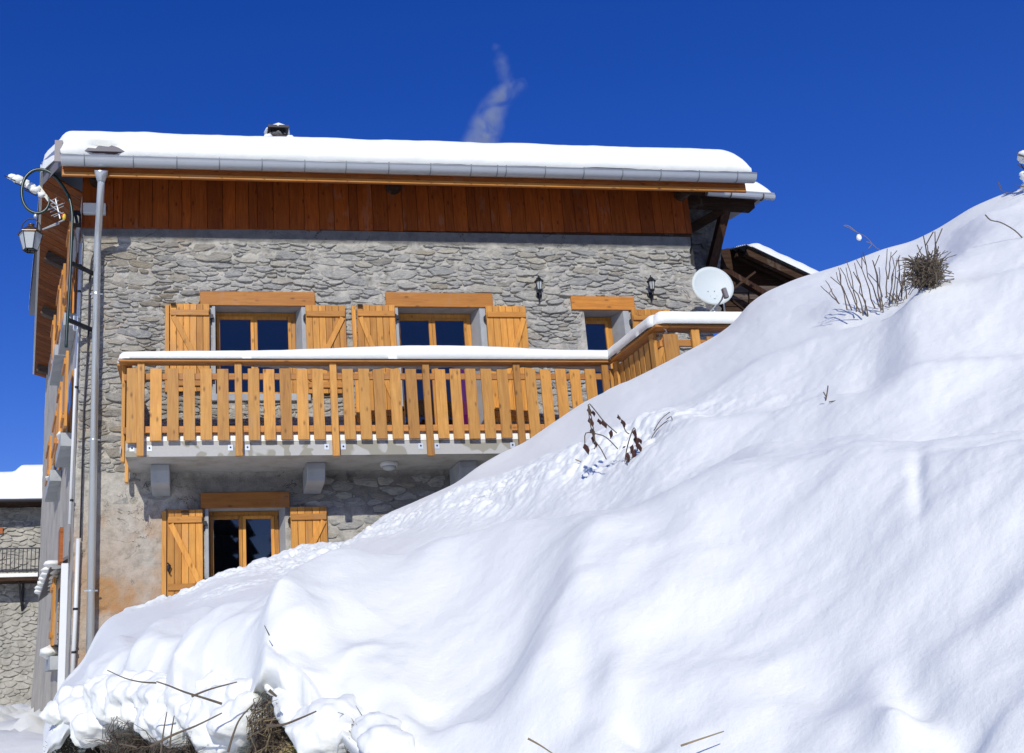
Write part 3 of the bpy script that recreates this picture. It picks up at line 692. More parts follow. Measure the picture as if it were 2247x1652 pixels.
# shutters
def shutter(x0, x1, z0, z1, hinge, y=-.075, strip=True, small=False, label=None):
    e = empty('shutter', ((x0+x1)/2, y, z0), parent=house)
    n = 5 if small else 6; w = (x1-x0)/n
    for k in range(n):
        m = MB(); dz = random.uniform(-.004, .004); m.box(x0+k*w+.0025, x0+(k+1)*w-.0025, y-.018, y+.012, z0+dz, z1+dz); m.build('plank', M_SHUT, e, bevel=.003)
    for zz in (z1-.15, z0+.12):
        m = MB(); m.box(x0+.01, x1-.01, y-.048, y-.019, zz-.045, zz+.045); m.build('batten', M_SHUTX, e, bevel=.006)
    a = Vector((x0+.05, y-.034, z1-.21)); b = Vector((x1-.05, y-.034, z0+.18))
    if hinge > 0: a.x, b.x = x1-.05, x0+.05
    m = MB(); d = (b-a).normalized(); sd = Vector((d.z, 0, -d.x)); m.obox((a+b)/2, (b-a)/2, sd*.04, (0, .0125, 0)); m.build('brace', M_SHUT, e, bevel=.004)
    hx = x1+.01 if hinge < 0 else x0-.01
    for zz in (z1-.2, z0+.2):
        m = MB(); m.box(hx-.012, hx+.035*(-hinge)+.012, y-.03, y+.03, zz-.03, zz+.03); m.tube([(hx, y-.02, zz-.05), (hx, y-.02, zz+.05)], .011); m.build('hinge', M_BLACK, e)
    if strip:
        m = MB(); m.box(x0-.075, x0-.012, y+.004, y+.045, z0-.005, z1-.01); m.build('folded_leaf', M_SHUT, e, bevel=.003)
        m = MB(); m.box(x0+.01, x0+.09, y-.056, y-.049, z1-.045, z1-.005) if not small else m.box(x0+.2, x0+.3, y-.056, y-.049, z1-.06, z1-.02); m.build('latch_plate', M_OLD, e)
    return e
shutter(X_(373, 760), X_(460, 760), Z_(415, 862), Z_(415, 671), -1)
shutter(X_(671, 760), X_(759, 760), Z_(715, 866), Z_(715, 674), 1, strip=False)
shutter(X_(784, 760), X_(868, 760), Z_(825, 928), Z_(825, 673.5), -1)
shutter(X_(1068, 760), X_(1156, 760), Z_(1112, 928), Z_(1112, 676), 1, strip=False)
shutter(X_(1381, 700), X_(1466, 700), 5.3, Z_(1420, 683), 1, strip=False)
s4 = shutter(X_(367, 1210), X_(445, 1210), Z_(405, 1308), Z_(405, 1120), -1, small=True)
shutter(X_(636, 1150), X_(716, 1150), 2.8, Z_(675, 1114), 1, strip=False, small=True)
m = MB(); p = P(369, 1245, -.11); m.obox(p, (.02, 0, 0), (0, .02, 0), (0, 0, .03)); m.tube([p+Vector((-.01, -.02, .06)), p+Vector((.03, -.05, .02)), p+Vector((0, -.04, -.05)), p+Vector((.03, -.03, -.09))], .012); m.build('shutter_catch', M_BLACK, house)

# timber band, fascia, soffit
ZC0, ZC1 = 8.37, 9.27
n = 42; w = (9.5-XL)/n; xx = XL
k = 0
while xx < 9.46:
    ww = random.choice([.2, .235, .25, .24, .14]); ww = min(ww, 9.5-xx)
    m = MB(); y = -.045+random.uniform(-.004, .004); m.box(xx+.003, xx+ww-.003, y-.02, y+.01, ZC0+random.uniform(-.006, .006)+.09*(xx/9.5), ZC1); m.build('cladding_board', M_CLAD, house, bevel=.003); xx += ww
m = MB(); m.box(XL, 9.5, -.02, .02, ZC0-.02, ZC1); m.build('cladding_backing', M_OLD, house)
rz0 = lambda y: 9.30+(y+.93)*.05
YF = -.90; ZF0 = Z_(800, 402, YF); XFL, XFR = X_(135, 385, YF), X_(1634, 400, YF)
m = MB(); m.box(XFL, XFR, YF, YF+.03, ZF0, ZF0+.33); m.build('fascia', M_FASC, house, bevel=.004)
m = MB(); m.box(XFL+.01, XFR-.02, YF-.026, YF-.002, ZF0, ZF0+.06); m.build('fascia_board', M_LINT, house, bevel=.005)  # bright lit strip; browner fascia above has the gutter's shadow in its colour
m = MB()                                                             # wavy board standing in for scalloped shading under the gutter
N = 460; xs = np.linspace(XFL+.01, XFR-.02, N); zb = ZF0+.115+.022*np.abs(np.sin(xs*math.pi/.26))
top = [(x, YF-.022, ZF0+.24) for x in xs]; bot = [(x, YF-.022, z) for x, z in zip(xs, zb)]
m.add(top+bot+[(x, YF-.002, z) for x, y, z in bot], [(i, i+1, N+i+1, N+i) for i in range(N-1)]+[(N+i, N+i+1, 2*N+i+1, 2*N+i) for i in range(N-1)]); m.build('scallop_shade_board', M_FASC, house)
m = MB(); m.prism([(XFL+.01, YF+.03, rz0(YF)-.10), (XFR-.05, YF+.03, rz0(YF)-.10), (XFR-.05, .0, rz0(0)-.05), (XFL+.01, .0, rz0(0)-.05)], (0, 0, .03)); m.build('soffit', M_CLAD, house)
for u, v in ((862, 412), (1492, 430), (213, 430)):
    p = P(u, v, -.06); m = MB(); m.lathe([(.0, 0), (.11, 0), (.115, .3), (.0, .3)], (p.x, -.32, ZC1-.13), (0, 1, 0), 14); m.build('purlin_end', M_OLD, house, smooth=False)
m = MB(); p0 = P(183, 448, -.1); p1 = P(232, 472, -.1); m.box(p0.x, p1.x, -.16, -.075, p1.z, p0.z); m.build('vent_box', M_WHITEP, house, bevel=.008)

# roof: sloping deck, edge plate, snow on top
SL = .19; ZE = 9.14; YE = -.93; XG0, XG1 = X_(137, 352, YE), X_(1643, 378, YE)
Bc = P(95, 368, .0)
roof_poly = [(XG0-.02, YE), (XG1+.02, YE), (XG1+.1, 13.), (-3.25, 13.), (Bc.x, .0)]
def rz(y): return ZE+.02+(y-YE)*SL
m = MB(); m.prism([(x, y, rz(y)-.02) for x, y in roof_poly], (0, 0, .02)); roof = m.build('roof', M_SLATE, house)
m = MB(); a = Vector((XG0-.02, YE-.02, ZE-.22)); m.add([a, (Bc.x, 0, rz(0)-.25), (Bc.x, 0, rz(0)+.07), (XG0-.02, YE-.02, ZE+.15)], [(0, 1, 2, 3)]); m.box(XG0-.11, XG0+.0, YE-.045, YE-.01, ZE-.17, ZE+.17)
m.build('verge_flashing', M_GREYM, roof)
m = MB(); q = [Vector((XG0-.035, YE+.03, ZE+.13)), Vector((Bc.x-.012, -.02, rz(0)+.13)), Vector((Bc.x-.012, -.02, rz(0)-.04)), Vector((XG0-.035, YE+.03, ZE-.04))]; m.prism(q, (-.012, -.006, 0)); m.build('verge_sheen_plate', M_GALV, roof)  # brighter metal plate added to show the flashing mirroring the sky
# verge soffit boards along the left gable, purlins, edge strip
far = P(75, 822, 14); fw = P(100, 830, 14)
def vline(t): return Vector((Bc.x+(far.x-Bc.x)*t, 14*t, Bc.z-.06+(far.z-Bc.z+.06)*t))
def wline(t): return Vector((XL+(fw.x-XL)*t+.02, 14*t, 8.95+(fw.z-8.95)*t))
N = 48
for i in range(N):
    t0, t1 = i/N+.0006, (i+1)/N-.0006; a, b, c, d = vline(t0), vline(t1), wline(t1), wline(t0); m = MB(); m.prism([a, b, c, d], (0, 0, .03)); m.build('soffit_board', M_SOFF, roof)
m = MB(); a, b = vline(0), vline(1); m.beam(a+Vector((-.02, 0, .06)), b+Vector((-.02, 0, .06)), .05, .1); m.build('verge_strip', M_ZINC, roof)
for (u, v) in ((105, 543), (96, 665), (92, 797)):
    best = min(np.linspace(0, 1, 400), key=lambda t: abs((lambda q: (PP+(M.T@(np.array(q)-CAM))[:2]/(M.T@(np.array(q)-CAM))[2]*FPX)[1])(vline(t))-v))
    a, c = vline(best), wline(best); a = a.lerp(c, .25); m = MB(); m.beam(a+Vector((0, 0, -.1)), c+Vector((.1, 0, -.1)), .2, .2); m.build('purlin_end', M_BOARD, roof)
# gutter
m = MB(); seg = 10; r = .098; yc = YE-.10; zc = Z_(800, 357, yc-r)-.012
ring = [(yc+r*math.cos(math.pi+math.pi*k/seg)*1., zc+r*math.sin(math.pi+math.pi*k/seg)*1.08) for k in range(seg+1)]
ring = [(yc-r-.012, zc+.012)]+ring
K = len(ring); m.add([(x, y, z) for x in (XG0, XG1) for y, z in ring], [(k, k+1, K+k+1, K+k) for k in range(K-1)])
m.add([(XG1, y, z) for y, z in ring], [tuple(range(K))]); m.add([(XG0, y, z) for y, z in ring], [tuple(range(K))])
m.tube([(XG0, yc-r, zc+.012), (XG1, yc-r, zc+.012)], .011, 8)
gut = m.build('gutter', M_ZINC, house, smooth=True)
M_DKZ = metal('dull_zinc', (.22, .24, .26), .6, .2, .5)
gx_ = [X_(188, 352, YE)]; 
for u in (293, 388, 481, 574, 667, 757, 850, 941, 1029, 1086, 1105, 1190, 1274, 1358, 1441, 1524, 1607): gx_.append(X_(u, 360, YE-.1))
for x in gx_:
    m = MB(); r2 = r+.005; m.tube([(x, yc+r2*math.cos(math.pi+math.pi*k/8), zc+1.08*r2*math.sin(math.pi+math.pi*k/8)) for k in range(9)], .007, 5); m.box(x-.008, x+.008, yc-r-.014, yc-r+.05, zc+.013, zc+.026); m.build('gutter_bracket', M_DKZ, gut)
# downpipe
a, b, c, d = P(222, 392, YE-.05), P(222, 402, YE-.04), P(214, 535, -.16), P(197, 1440, -.16)
m = MB(); m.tube([P(222, 374, YE-.09), P(222, 381, YE-.07), P(222, 398, YE-.05)], [.10, .095, .058], 14); m.tube([a, b, b.lerp(c, .35), b.lerp(c, .7), c, d], .054, 14); dp = m.build('downpipe', M_GALV, house, smooth=True)
for u, v in ((211.5, 645), (205.5, 965), (199.5, 1296)):
    p = P(u, v, -.16); m = MB(); m.tube([p+Vector((0, 0, -.012)), p+Vector((0, 0, .012))], .056, 14); m.tube([p+Vector((-.09, .01, 0)), p+Vector((-.05, 0, 0))], .012, 6); m.tube([p+Vector((.05, 0, 0)), p+Vector((.09, .01, 0))], .012, 6); m.box(p.x-.012, p.x+.012, p.y, .0, p.z-.01, p.z+.01); m.build('pipe_clamp', M_GALV, dp)
# slate ridge showing through the snow, chimney
m = MB(); p = P(222, 333, YE+.02); x0, x1 = X_(186, 335, YE), X_(276, 335, YE)
q = [(x0, p.z-.03), (x0+.05, p.z+.02), (x0+.16, p.z+.015), (x0+.2, p.z+.06), (x1-.25, p.z+.045), (x1-.2, p.z+.07), (x1-.1, p.z+.035), (x1, p.z-.03)]
m.prism([(x, YE-.05+.0, z) for x, z in q], (0, .2, 0)); m.build('slate_eave', M_SLATE, roof)
cp = P(611, 300, 5.); w = .205
chim = empty('chimney', (cp.x, 5.3, rz(5.3)), parent=house)
m = MB(); m.box(cp.x-w, cp.x+w, 5.05, 5.6, rz(5)-.3, cp.z-.02); m.build('chimney_stack', M_ROUGH, chim)
m = MB(); m.add([(cp.x-w*1.0, 5.0, cp.z-.0), (cp.x+w*1.0, 5.0, cp.z), (cp.x+w*1.0, 5.65, cp.z), (cp.x-w, 5.65, cp.z), (cp.x-w*.8, 5.1, cp.z+.11), (cp.x+w*.8, 5.1, cp.z+.11), (cp.x+w*.8, 5.55, cp.z+.11), (cp.x-w*.8, 5.55, cp.z+.11)], [(0, 1, 5, 4), (1, 2, 6, 5), (2, 3, 7, 6), (3, 0, 4, 7), (4, 5, 6, 7), (0, 3, 2, 1)]); m.build('chimney_pot', M_BOARD, chim)
m = MB()
for sx in (-1, 1):
    for sy in (5.08, 5.57): m.box(cp.x+sx*w*.7-.02, cp.x+sx*w*.7+.02, sy-.02, sy+.02, cp.z+.1, cp.z+.21)
m.build('cap_leg', M_BLACK, chim)
m = MB(); m.box(cp.x-w*1.1, cp.x+w*1.1, 4.95, 5.7, cp.z+.2, cp.z+.26); m.build('chimney_cap', M_BLACK, chim)
m = MB(); m.blob((cp.x, 5.3, cp.z+.27), .3, (.95, 1.2, .28), .2); sc = m.build('chimney_snow', M_SNOW, smooth=True, label='small snow cap lying on the dark chimney lid', cat='snow')
m = MB(); m.blob((cp.x-w*1.1, 5.0, cp.z-.02), .1, (1, 1, .7), .2); m.blob((cp.x+w*1.2, 5.0, cp.z-.04), .1, (1, 1, .7), .2); m.build('snow_lump', M_SNOW, chim, smooth=True)

# snow slab on the roof
def roof_snow():
    x0, x1 = XG0-.03, XG1+.0; nx = 260; ny = 46
    s = np.linspace(0, 1, nx); A = np.zeros((nx, ny+14, 3))
    th = .42
    for i, q in enumerate(s):
        x = x0+(x1-x0)*q; e = min((x-x0), (x1-x))
        edge = math.sqrt(max(0, 1-(1-min(1, e/(.36 if x-x0 > 1 else .2)))**2)); tt = .03+(th-.03)*edge
        tt *= 1+.05*float(fbm(x*.7, 2., 1., 2))
        yf = YE-.075+.03*float(fbm(x*1.1, 7., 0, 3))
        for j in range(ny+14):
            if j < 14:
                a = math.pi/2*(j/13.); y = yf+.30*(1-math.sin(a))*1.0; zz = None
                yy = yf+.26*(1-math.cos(a)); z = rz(YE)-.02+tt*math.sin(a)+(yy-YE)*SL*math.sin(a)
            else:
                yy = yf+.26+(13-.26)*((j-13)/ny)**1.6; z = rz(yy)-.04+tt
            # left edge follows the slanting verge
            xl = XG0-.03 if yy < YE else XG0-.03+(Bc.x-XG0)*min(1, (yy-YE)/.86)+(0 if yy < 0 else (-3.25-Bc.x)*(yy/13.))
            xr = x1+(yy-YE)*.008
            xe = xl+(xr-xl)*(x-x0)/(x1-x0)
            A[i, j] = (xe, yy, z)
    X, Y, Z = A[..., 0], A[..., 1], A[..., 2]
    A[..., 1] -= .02*fbm(X*2.2, Z*3, 1., 3); A[..., 2] += .012*fbm(X*1.5, Y*1.5, 3., 3)
    # hollow around the exposed slate
    k = np.exp(-((X-(X_(228, 333, YE)))/.27)**4)*(Z < rz(YE)+.16)*(Y < 0); A[..., 1] += k*.10*(1+.5*fbm(X*9, Z*9, 0, 3))
    skirt = A[:, :1].copy(); skirt[..., 2] -= .05; skirt[..., 1] += .03
    A = np.concatenate([skirt, A], 1)
    l = A[:1].copy(); l[..., 2] = np.array([rz(y) for y in l[0, :, 1]])-.06; r = A[-1:].copy(); r[..., 2] = np.array([rz(y) for y in r[0, :, 1]])-.06
    A = np.concatenate([l, A, r], 0)
    grid_obj('roof_snow', A[:, ::-1], M_SNOW, label='thick smooth slab of snow covering the stone house roof', cat='snow')
roof_snow()

# left gable wall (seen at a steep angle)
fwb = P(88, 1200, 14); LD = Vector((fwb.x-XL, 14, 0)); LLEN = LD.length; LD.normalize(); LN = np.array([-LD.y, LD.x, 0.])
def onL(u, v): return onplane(u, v, (XL, 0, 0), LN)
def Lp(s, z, off=0.): return Vector((XL, 0, z))+LD*s+Vector(LN)*off
def left_wall():
    ss = np.linspace(0, LLEN, 150); zs = np.linspace(.6, 9.0, 150); S, Zz = np.meshgrid(ss, zs, indexing='ij')
    top = 8.95+(fw.z-8.95)*(S/LLEN); Zr = .6+(top-.6)*(Zz-.6)/8.4
    off = -.03*fbm(S*.7, Zr*.9, 3., 4)+.10*sstep(3.4, 1.0, Zr)*sstep(0, 3, S)-.01*fbm(S*5, Zr*6, 1., 3)
    off = off*sstep(0, .4, S)
    A = np.stack([XL+LD.x*S+LN[0]*off, LD.y*S+LN[1]*off, Zr], -1)
    grid_obj('side_wall', A, M_PLAST, house)
    m = MB(); m.add([(9.5, .0, 0), (9.5, 13, 0), (9.5, 13, 10.5), (9.5, .0, 8.9)], [(0, 1, 2, 3)]); m.build('side_wall', M_ROUGH, house)
left_wall()
def lquad(name, mat, s0, s1, z0, z1, o0, o1, parent=house, bevel=0):
    m = MB(); m.prism([Lp(s0, z0, o0), Lp(s1, z0, o0), Lp(s1, z1, o0), Lp(s0, z1, o0)], tuple(Vector(LN)*(o1-o0))); return m.build(name, mat, parent, bevel=bevel)
def side_shutter(s0, s1, z0, z1, n=4, o=.13):
    e = empty('shutter', Lp((s0+s1)/2, z0, o), parent=house); w = (s1-s0)/n
    for k in range(n): lquad('plank', M_SHUT, s0+k*w+.008, s0+(k+1)*w-.008, z0, z1, o, o+.04, e)
    for zz in (z0+.12, z1-.2): lquad('batten', M_SHUTX, s0+.03, s1-.03, zz, zz+.09, o+.04, o+.065, e)
def side_sill(s0, s1, z, d=.2):
    m = MB(); m.prism([Lp(s0, z, 0), Lp(s1, z, 0), Lp(s1, z, d), Lp(s0, z, d)], (0, 0, -.2)); m.build('window_sill', M_REVEAL, house)
def side_win(s0, s1, z0, z1):
    f = lquad('window', M_SHUT, s0, s1, z0, z1, -.02, .03); lquad('window_pane', M_GLASS, s0+.1, s1-.1, z0+.1, z1-.1, .03, .036, f)
side_win(.75, 1.75, 7.25, 8.3); side_shutter(.05, .72, 7.25, 8.55); side_shutter(1.8, 2.5, 7.25, 8.55); side_sill(.6, 2.1, 7.22)
side_win(4.0, 5.2, 7.75, 8.8); side_shutter(3.0, 3.9, 7.75, 8.75); side_shutter(5.3, 6.2, 7.75, 8.9); side_sill(3.6, 5.6, 7.7)
side_win(.9, 1.7, 5.3, 6.4); side_shutter(.12, .8, 5.3, 6.45); side_shutter(1.75, 2.4, 5.3, 6.45); side_sill(.35, 1.9, 5.25)
side_win(4.0, 5.2, 5.5, 6.5); side_shutter(2.6, 3.9, 5.5, 6.3); side_shutter(5.3, 6.6, 5.5, 6.4); side_sill(3.9, 6.1, 5.42)
side_shutter(1.9, 2.5, 2.25, 3.3, 3); side_win(2.55, 3.2, 2.2, 3.3); side_sill(1.6, 3.5, 2.08)
e_red = lquad('red_shutter', M_FASC, .35, .75, 3.35, 3.85, .12, .17)
m = MB(); m.prism([Lp(1.2, 3.5, 0), Lp(6.2, 3.45, 0), Lp(6.2, 3.25, .26), Lp(1.2, 3.35, .26)], (0, 0, .05)); m.build('porch_roof', M_SLATE, house)
m = MB()
for i in range(7): m.blob(Lp(1.3+i*.75, 3.42, .2), .13, (1.2, 2.4, .45), .3, 6, 8, i)
m.build('porch_snow', M_SNOW, smooth=True, label='ragged strip of snow on the small porch roof at the side wall', cat='snow')
for i, (s_, z_, d_) in enumerate(((2.6, 2.16, 'snow heaped on the lowest window sill of the side wall'), (.9, 5.29, 'thin snow on the near middle sill of the side wall'), (5.0, 5.46, 'thin snow on the far middle sill of the side wall'))):
    m = MB(); m.blob(Lp(s_, z_, .1), .16 if i == 0 else .1, (1.3, 4.0, .75 if i == 0 else .4), .3, 8, 10, i); m.build('sill_snow', M_SNOW, smooth=True, label=d_, cat='snow', group='snow on the side wall sills')
# conduits and cables on the corner
def pipe(name, pts, r, mat, Y, label=None, cat=None, parent=None, seg=10, joints=(), jm=None):
    m = MB(); m.tube([P(u, v, Y) for u, v in pts], r, seg); o = m.build(name, mat, parent, label, cat, smooth=True)
    for u, v in joints: p = P(u, v, Y); m = MB(); m.tube([p+Vector((0, 0, -.015)), p+Vector((0, 0, .015))], r*1.25, seg); m.build('pipe_joint', jm or M_BLACK, o)
    return o
pipe('conduit', [(178, 534), (172, 680), (163, 900), (153, 1150)], .024, M_WHITEP, -.07, 'thin white conduit running up the house corner from the meter duct', 'pipe', joints=((176, 583), (174, 640), (170, 700), (167, 850), (157, 1098)), jm=M_BLACK)
m = MB(); m.beam(P(143, 1236, -.08), P(134, 1520, -.08), .1, .06, (0, 1, 0)); o = m.build('cable_duct', M_WHITEP, label='wide white cable duct at the foot of the house corner', cat='cable duct', bevel=.008)
pipe('conduit', [(171.5, 1182), (166, 1340), (158, 1500)], .03, M_WHITEP, -.08, 'short thicker white pipe between the cable duct and the metal downpipe', 'pipe', joints=((165.5, 1336), (162.5, 1431)))
pipe('cable', [(210, 545), (201, 570), (197, 610), (193, 760), (184, 900), (176, 1180)], .012, M_CABLE, -.06, 'black cable running down the corner between conduit and downpipe', 'cable')
pipe('cable', [(150, 470), (163, 505), (168, 530), (168, 560), (160, 600), (163, 640)], .01, M_CABLE, -.1, 'loose black cable dangling beside the green lamp pole', 'cable', seg=6)

# ============================================================ BALCONY
balc = empty('balcony', (3.9, -.5, 4.5), 'concrete balcony with orange timber slat railing across the house front', 'balcony')
ZS0, ZS1 = 4.56, 4.79; XB0, XB1 = .455, 7.35; YT = -2.66
m = MB(); m.box(XB0, XB1, YB, .02, ZS0+.004, ZS1); m.build('slab', M_CONC, balc, bevel=.01)
m = MB(); m.box(XB0+.004, XB1, YB-.006, YB-.0005, ZS0, ZS1-.004); m.build('slab_edge', M_SLABF, balc)
m = MB(); m.box(XB1+.002, 12., YT+.08, .02, ZS0+.004, ZS1); m.build('terrace_slab', M_CONC, balc)
for (u, v) in ((352, 1047), (691, 1037), (1020, 1015)):
    x = P(u, v, -.45).x; w = .13; m = MB(); y0 = -.62
    m.prism([(x-w, 0, ZS0+.002), (x-w, y0, ZS0+.002), (x-w, y0, ZS0-.09), (x-w, y0+.08, ZS0-.25), (x-w, 0, ZS0-.34)], (2*w, 0, 0)); m.build('corbel', M_REVEAL, balc, bevel=.008)
XP = [.66+1.315*k for k in range(6)]
def rail_post(x, y, z0, z1, w=.1, d=.1, nm='post', mat=M_SLAT):
    m = MB(); m.box(x-w/2, x+w/2, y-d/2, y+d/2, z0, z1); return m.build(nm, mat, balc, bevel=.006)
ZCAP = 5.845; YR = -1.16
for i, x in enumerate(XP):
    z0 = Z_(310+205*i, 1001, YR-.04)if i < 5 else 4.6
    rail_post(x+.0, YR-.035, z0, ZCAP, .098, .05)
    for sx in (-1, 1):
        m = MB(); cxp = x+sx*.115; m.box(cxp-.033, cxp+.033, YB-.012, YB-.007, ZS0+.075, ZS0+.155); o = m.build('fixing_plate', M_PLATE, balc); m = MB(); m.lathe([(0, 0), (.013, 0), (.013, .008), (0, .008)], (cxp, YB-.02, ZS0+.12), (0, 1, 0), 6); m.build('bolt', M_BLACK, o)
for i in range(5):
    for f in (.155, .325, .495, .665, .84):
        x = XP[i]+1.315*f+random.uniform(-.006, .006); zt = Z_(700, 810, YR)+random.uniform(-.006, .006); zb = Z_(700, 965, YR)+random.uniform(-.006, .006)
        m = MB(); a = random.uniform(-.004, .004); m.prism([(x-.078, YR-.024, zb), (x+.078, YR-.024, zb), (x+.078+a, YR-.024, zt), (x-.078+a, YR-.024, zt)], (0, .026, 0)); m.build('slat', M_SLAT, balc, bevel=.003)
m = MB(); zb = Z_(700, 966, YR); zt = Z_(700, 809, YR); m.box(XB0+.015, XB0+.155, YR-.024, YR+.002, zb-.02, zt); m.build('slat', M_SLAT, balc, bevel=.003)
for x in (XP[5]+.13,): m = MB(); m.box(x-.05, x+.05, YR-.024, YR+.002, zb, zt); m.build('slat', M_SLAT, balc, bevel=.003)
for v in (827, 941): z = Z_(700, v, YR+.03); m = MB(); m.box(XB0+.03, XB1, YR+.003, YR+.04, z-.045, z+.045); m.build('rail', M_RAILX, balc, bevel=.004)
m = MB(); m.box(XB0-.09, XB1+.0, YR-.11, YR+.09, ZCAP, ZCAP+.042); m.build('cap_rail', M_RAILX, balc, bevel=.006)
# left return
for y, zz in ((-1.02, 4.5), (-.22, 4.38)): rail_post(XB0-.035, y, zz, ZCAP, .05, .1)
m = MB(); m.box(XB0-.066, XB0-.06, -1.13, -1.08, ZS0+.04, ZS0+.14); m.build('fixing_plate', M_PLATE, balc)
m = MB(); m.box(XB0-.066, XB0-.06, -.14, -.09, ZS0-.02, ZS0+.1); m.build('fixing_plate', M_PLATE, balc)
for k in range(4): y = -.87+.165*k; m = MB(); m.box(XB0-.055, XB0-.03, y-.065, y+.065, ZS1, zt); m.build('slat', M_SLAT, balc, bevel=.003)
for v in (827, 941): z = Z_(700, v, YR+.03); m = MB(); m.box(XB0-.028, XB0+.01, YR+.05, -.02, z-.045, z+.045); m.build('rail', M_RAILY, balc, bevel=.004)
m = MB(); m.box(XB0-.13, XB0+.07, YR+.092, -.03, ZCAP+.001, ZCAP+.041); m.build('cap_rail', M_RAILY, balc, bevel=.006)
# terrace return towards the viewer, then on to the right
XT = 7.4
m = MB(); m.box(XT-.1, XT+.1, YT-.1, YR-.112, ZCAP+.002, ZCAP+.044); m.build('cap_rail', M_RAILY, balc, bevel=.006)
m = MB(); m.box(XT+.102, 11.6, YT-.1, YT+.1, ZCAP+.001, ZCAP+.043); m.build('cap_rail', M_RAILX, balc, bevel=.006)
for y in (-1.3, -2.5): rail_post(XT-.03, y, 4.5, ZCAP, .05, .13)
for k in range(6): y = -1.47-.165*k; m = MB(); m.box(XT-.032, XT-.008, y-.063, y+.063, ZS1, zt); m.build('slat', M_SLAT, balc, bevel=.003)
for v in (827, 941): z = Z_(700, v, YR+.03); m = MB(); m.box(XT-.006, XT+.03, YT+.02, YR-.03, z-.045, z+.045); m.build('rail', M_RAILY, balc, bevel=.004); m = MB(); m.box(XT+.03, 11.5, YT+.003, YT+.04, z-.045, z+.045); m.build('rail', M_RAILX, balc, bevel=.004)
x = XT+.13; m = MB(); m.box(x-.1, x+.1, YT-.024, YT+.002, ZS1, zt); m.build('slat', M_SLAT, balc, bevel=.003)
for i, x in enumerate((7.86, 9.18, 10.5)):
    rail_post(x, YT-.035, 4.6, ZCAP, .11, .05)
    for f in (.2, .37, .54, .71, .88): xx = x+1.315*f-.02; m = MB(); m.box(xx-.078, xx+.078, YT-.024, YT+.002, ZS1, zt-.03); m.build('slat', M_SLAT, balc, bevel=.003)

def snow_bar(name, a, b, hw, h, label, seed, droop=.0, z0=None, step=.03, drip=.02, ends=(1, 1), ovh=0.):
    a, b = Vector(a), Vector(b); L = (b-a).length; d = (b-a)/L; sd = Vector((d.y, -d.x, 0)); n = int(L/step)+2; K = 17
    A = np.zeros((n, K, 3))
    for i in range(n):
        s = L*i/(n-1); e0 = min(1, s/.12) if ends[0] else 1; e1 = min(1, (L-s)/.12) if ends[1] else 1; en = math.sqrt(max(0.0, 1-(1-min(e0, e1))**2))*.96+.04
        hh = h(s) if callable(h) else h
        dr = droop*(max(0., .62+float(fbm(s*1.1, seed, 2., 3))*1.1))*(float(sstep(1.0, 3.0, s)) if seed == 1 else 1.)
        for j in range(K):
            t = j/(K-1)*math.pi*1.16-.08*math.pi                      # from front under-edge over the top to the back
            cx_ = -math.cos(t); sz = math.sin(t)
            px = hw*(1+.06*float(fbm(s*2, seed+3, j*.3, 2)))*(abs(cx_)**.7*(1 if cx_ > 0 else -1)); pz = hh*max(0, sz)**.55*(1+.05*float(fbm(s*2.3, seed, j*.25, 3)))
            if sz <= .05: pz = -dr if j < K/2 else 0.
            elif j < 4: pz = pz*(j/4.)-dr*(1-j/4.)
            A[i, j] = a+d*s+sd*(px*(-1)*-1*en if False else px*en)+Vector((0, 0, pz*en))
            A[i, j][2] += drip*float(fbm(s*9, seed+7, 0, 2))*(j < 3)
    o = grid_obj(name, A, M_SNOW, label=label, cat='snow', group='snow lying on the balcony cap rail'); return o
zt0 = ZCAP+.042
snow_bar('cap_snow', (XB0-.11, YR-.01, zt0-.005), (XT+.0, YR-.01, zt0-.005), .125, lambda s: .135+.06*float(sstep(1., 3.4, s))+.018*math.sin(s*1.7)-.02*math.sin(s*.9+1), 'long white strip of snow on the front cap rail of the balcony', 1, .13, ends=(1, 0))
snow_bar('cap_snow', (XT-.01, YR-.06, zt0-.004), (XT-.01, YT-.05, zt0-.004), .13, .19, 'snow on the short return of the railing, ribbed on its near side', 5, .10, drip=.05, ends=(0, 1))
snow_bar('cap_snow', (XT-.1, YT-.01, zt0-.005), (11.6, YT-.01, zt0-.005), .14, .20, 'thick snow on the terrace railing running behind the snow hill', 9, .07, drip=.03)
snow_bar('cap_snow', (XB0-.03, -.05, zt0-.004), (XB0-.03, YR+.05, zt0-.004), .1, .09, 'thin snow on the left end return of the balcony railing', 12, .02)
# snow on the slab, heaped between the slats
N = 700; xs = np.linspace(XB0+.03, XB1, N); A = np.zeros((N, 5, 3))
for i, x in enumerate(xs):
    ph = ((x-XP[0])/1.315) % 1; hh = .05+.05*sstep(0, 3., x)+.018*abs(math.sin((x-XP[0])/.2185*math.pi))+.02*float(fbm(x*6, 1., 1., 2))
    for j, (y, k) in enumerate(((YB-.012, -.25), (YB-.018, .35), (YB+.02, 1.), (YB+.3, 1.2), (-.3, .7))): A[i, j] = (x, y, ZS1-.0+hh*k)
grid_obj('floor_snow', A, M_SNOW, label='snow lying on the balcony floor, showing below the slats', cat='snow')
# underside lamp
p = P(853, 1016, -.55); m = MB(); m.lathe([(0, 0), (.125, 0), (.13, -.03), (.12, -.055), (0, -.055)], (p.x, -.55, ZS0), (0, 0, 1), 20)
lampo = empty('ceiling_lamp', (p.x, -.55, ZS0), 'round white ceiling lamp under the balcony slab', 'lamp')
m.build('lamp_base', M_WHITEP, lampo, smooth=False)
m = MB(); m.lathe([(.1, -.055), (.095, -.085), (.06, -.11), (0.001, -.118)], (p.x, -.55, ZS0), (0, 0, 1), 20); m.build('diffuser', M_FROST, lampo, smooth=True)

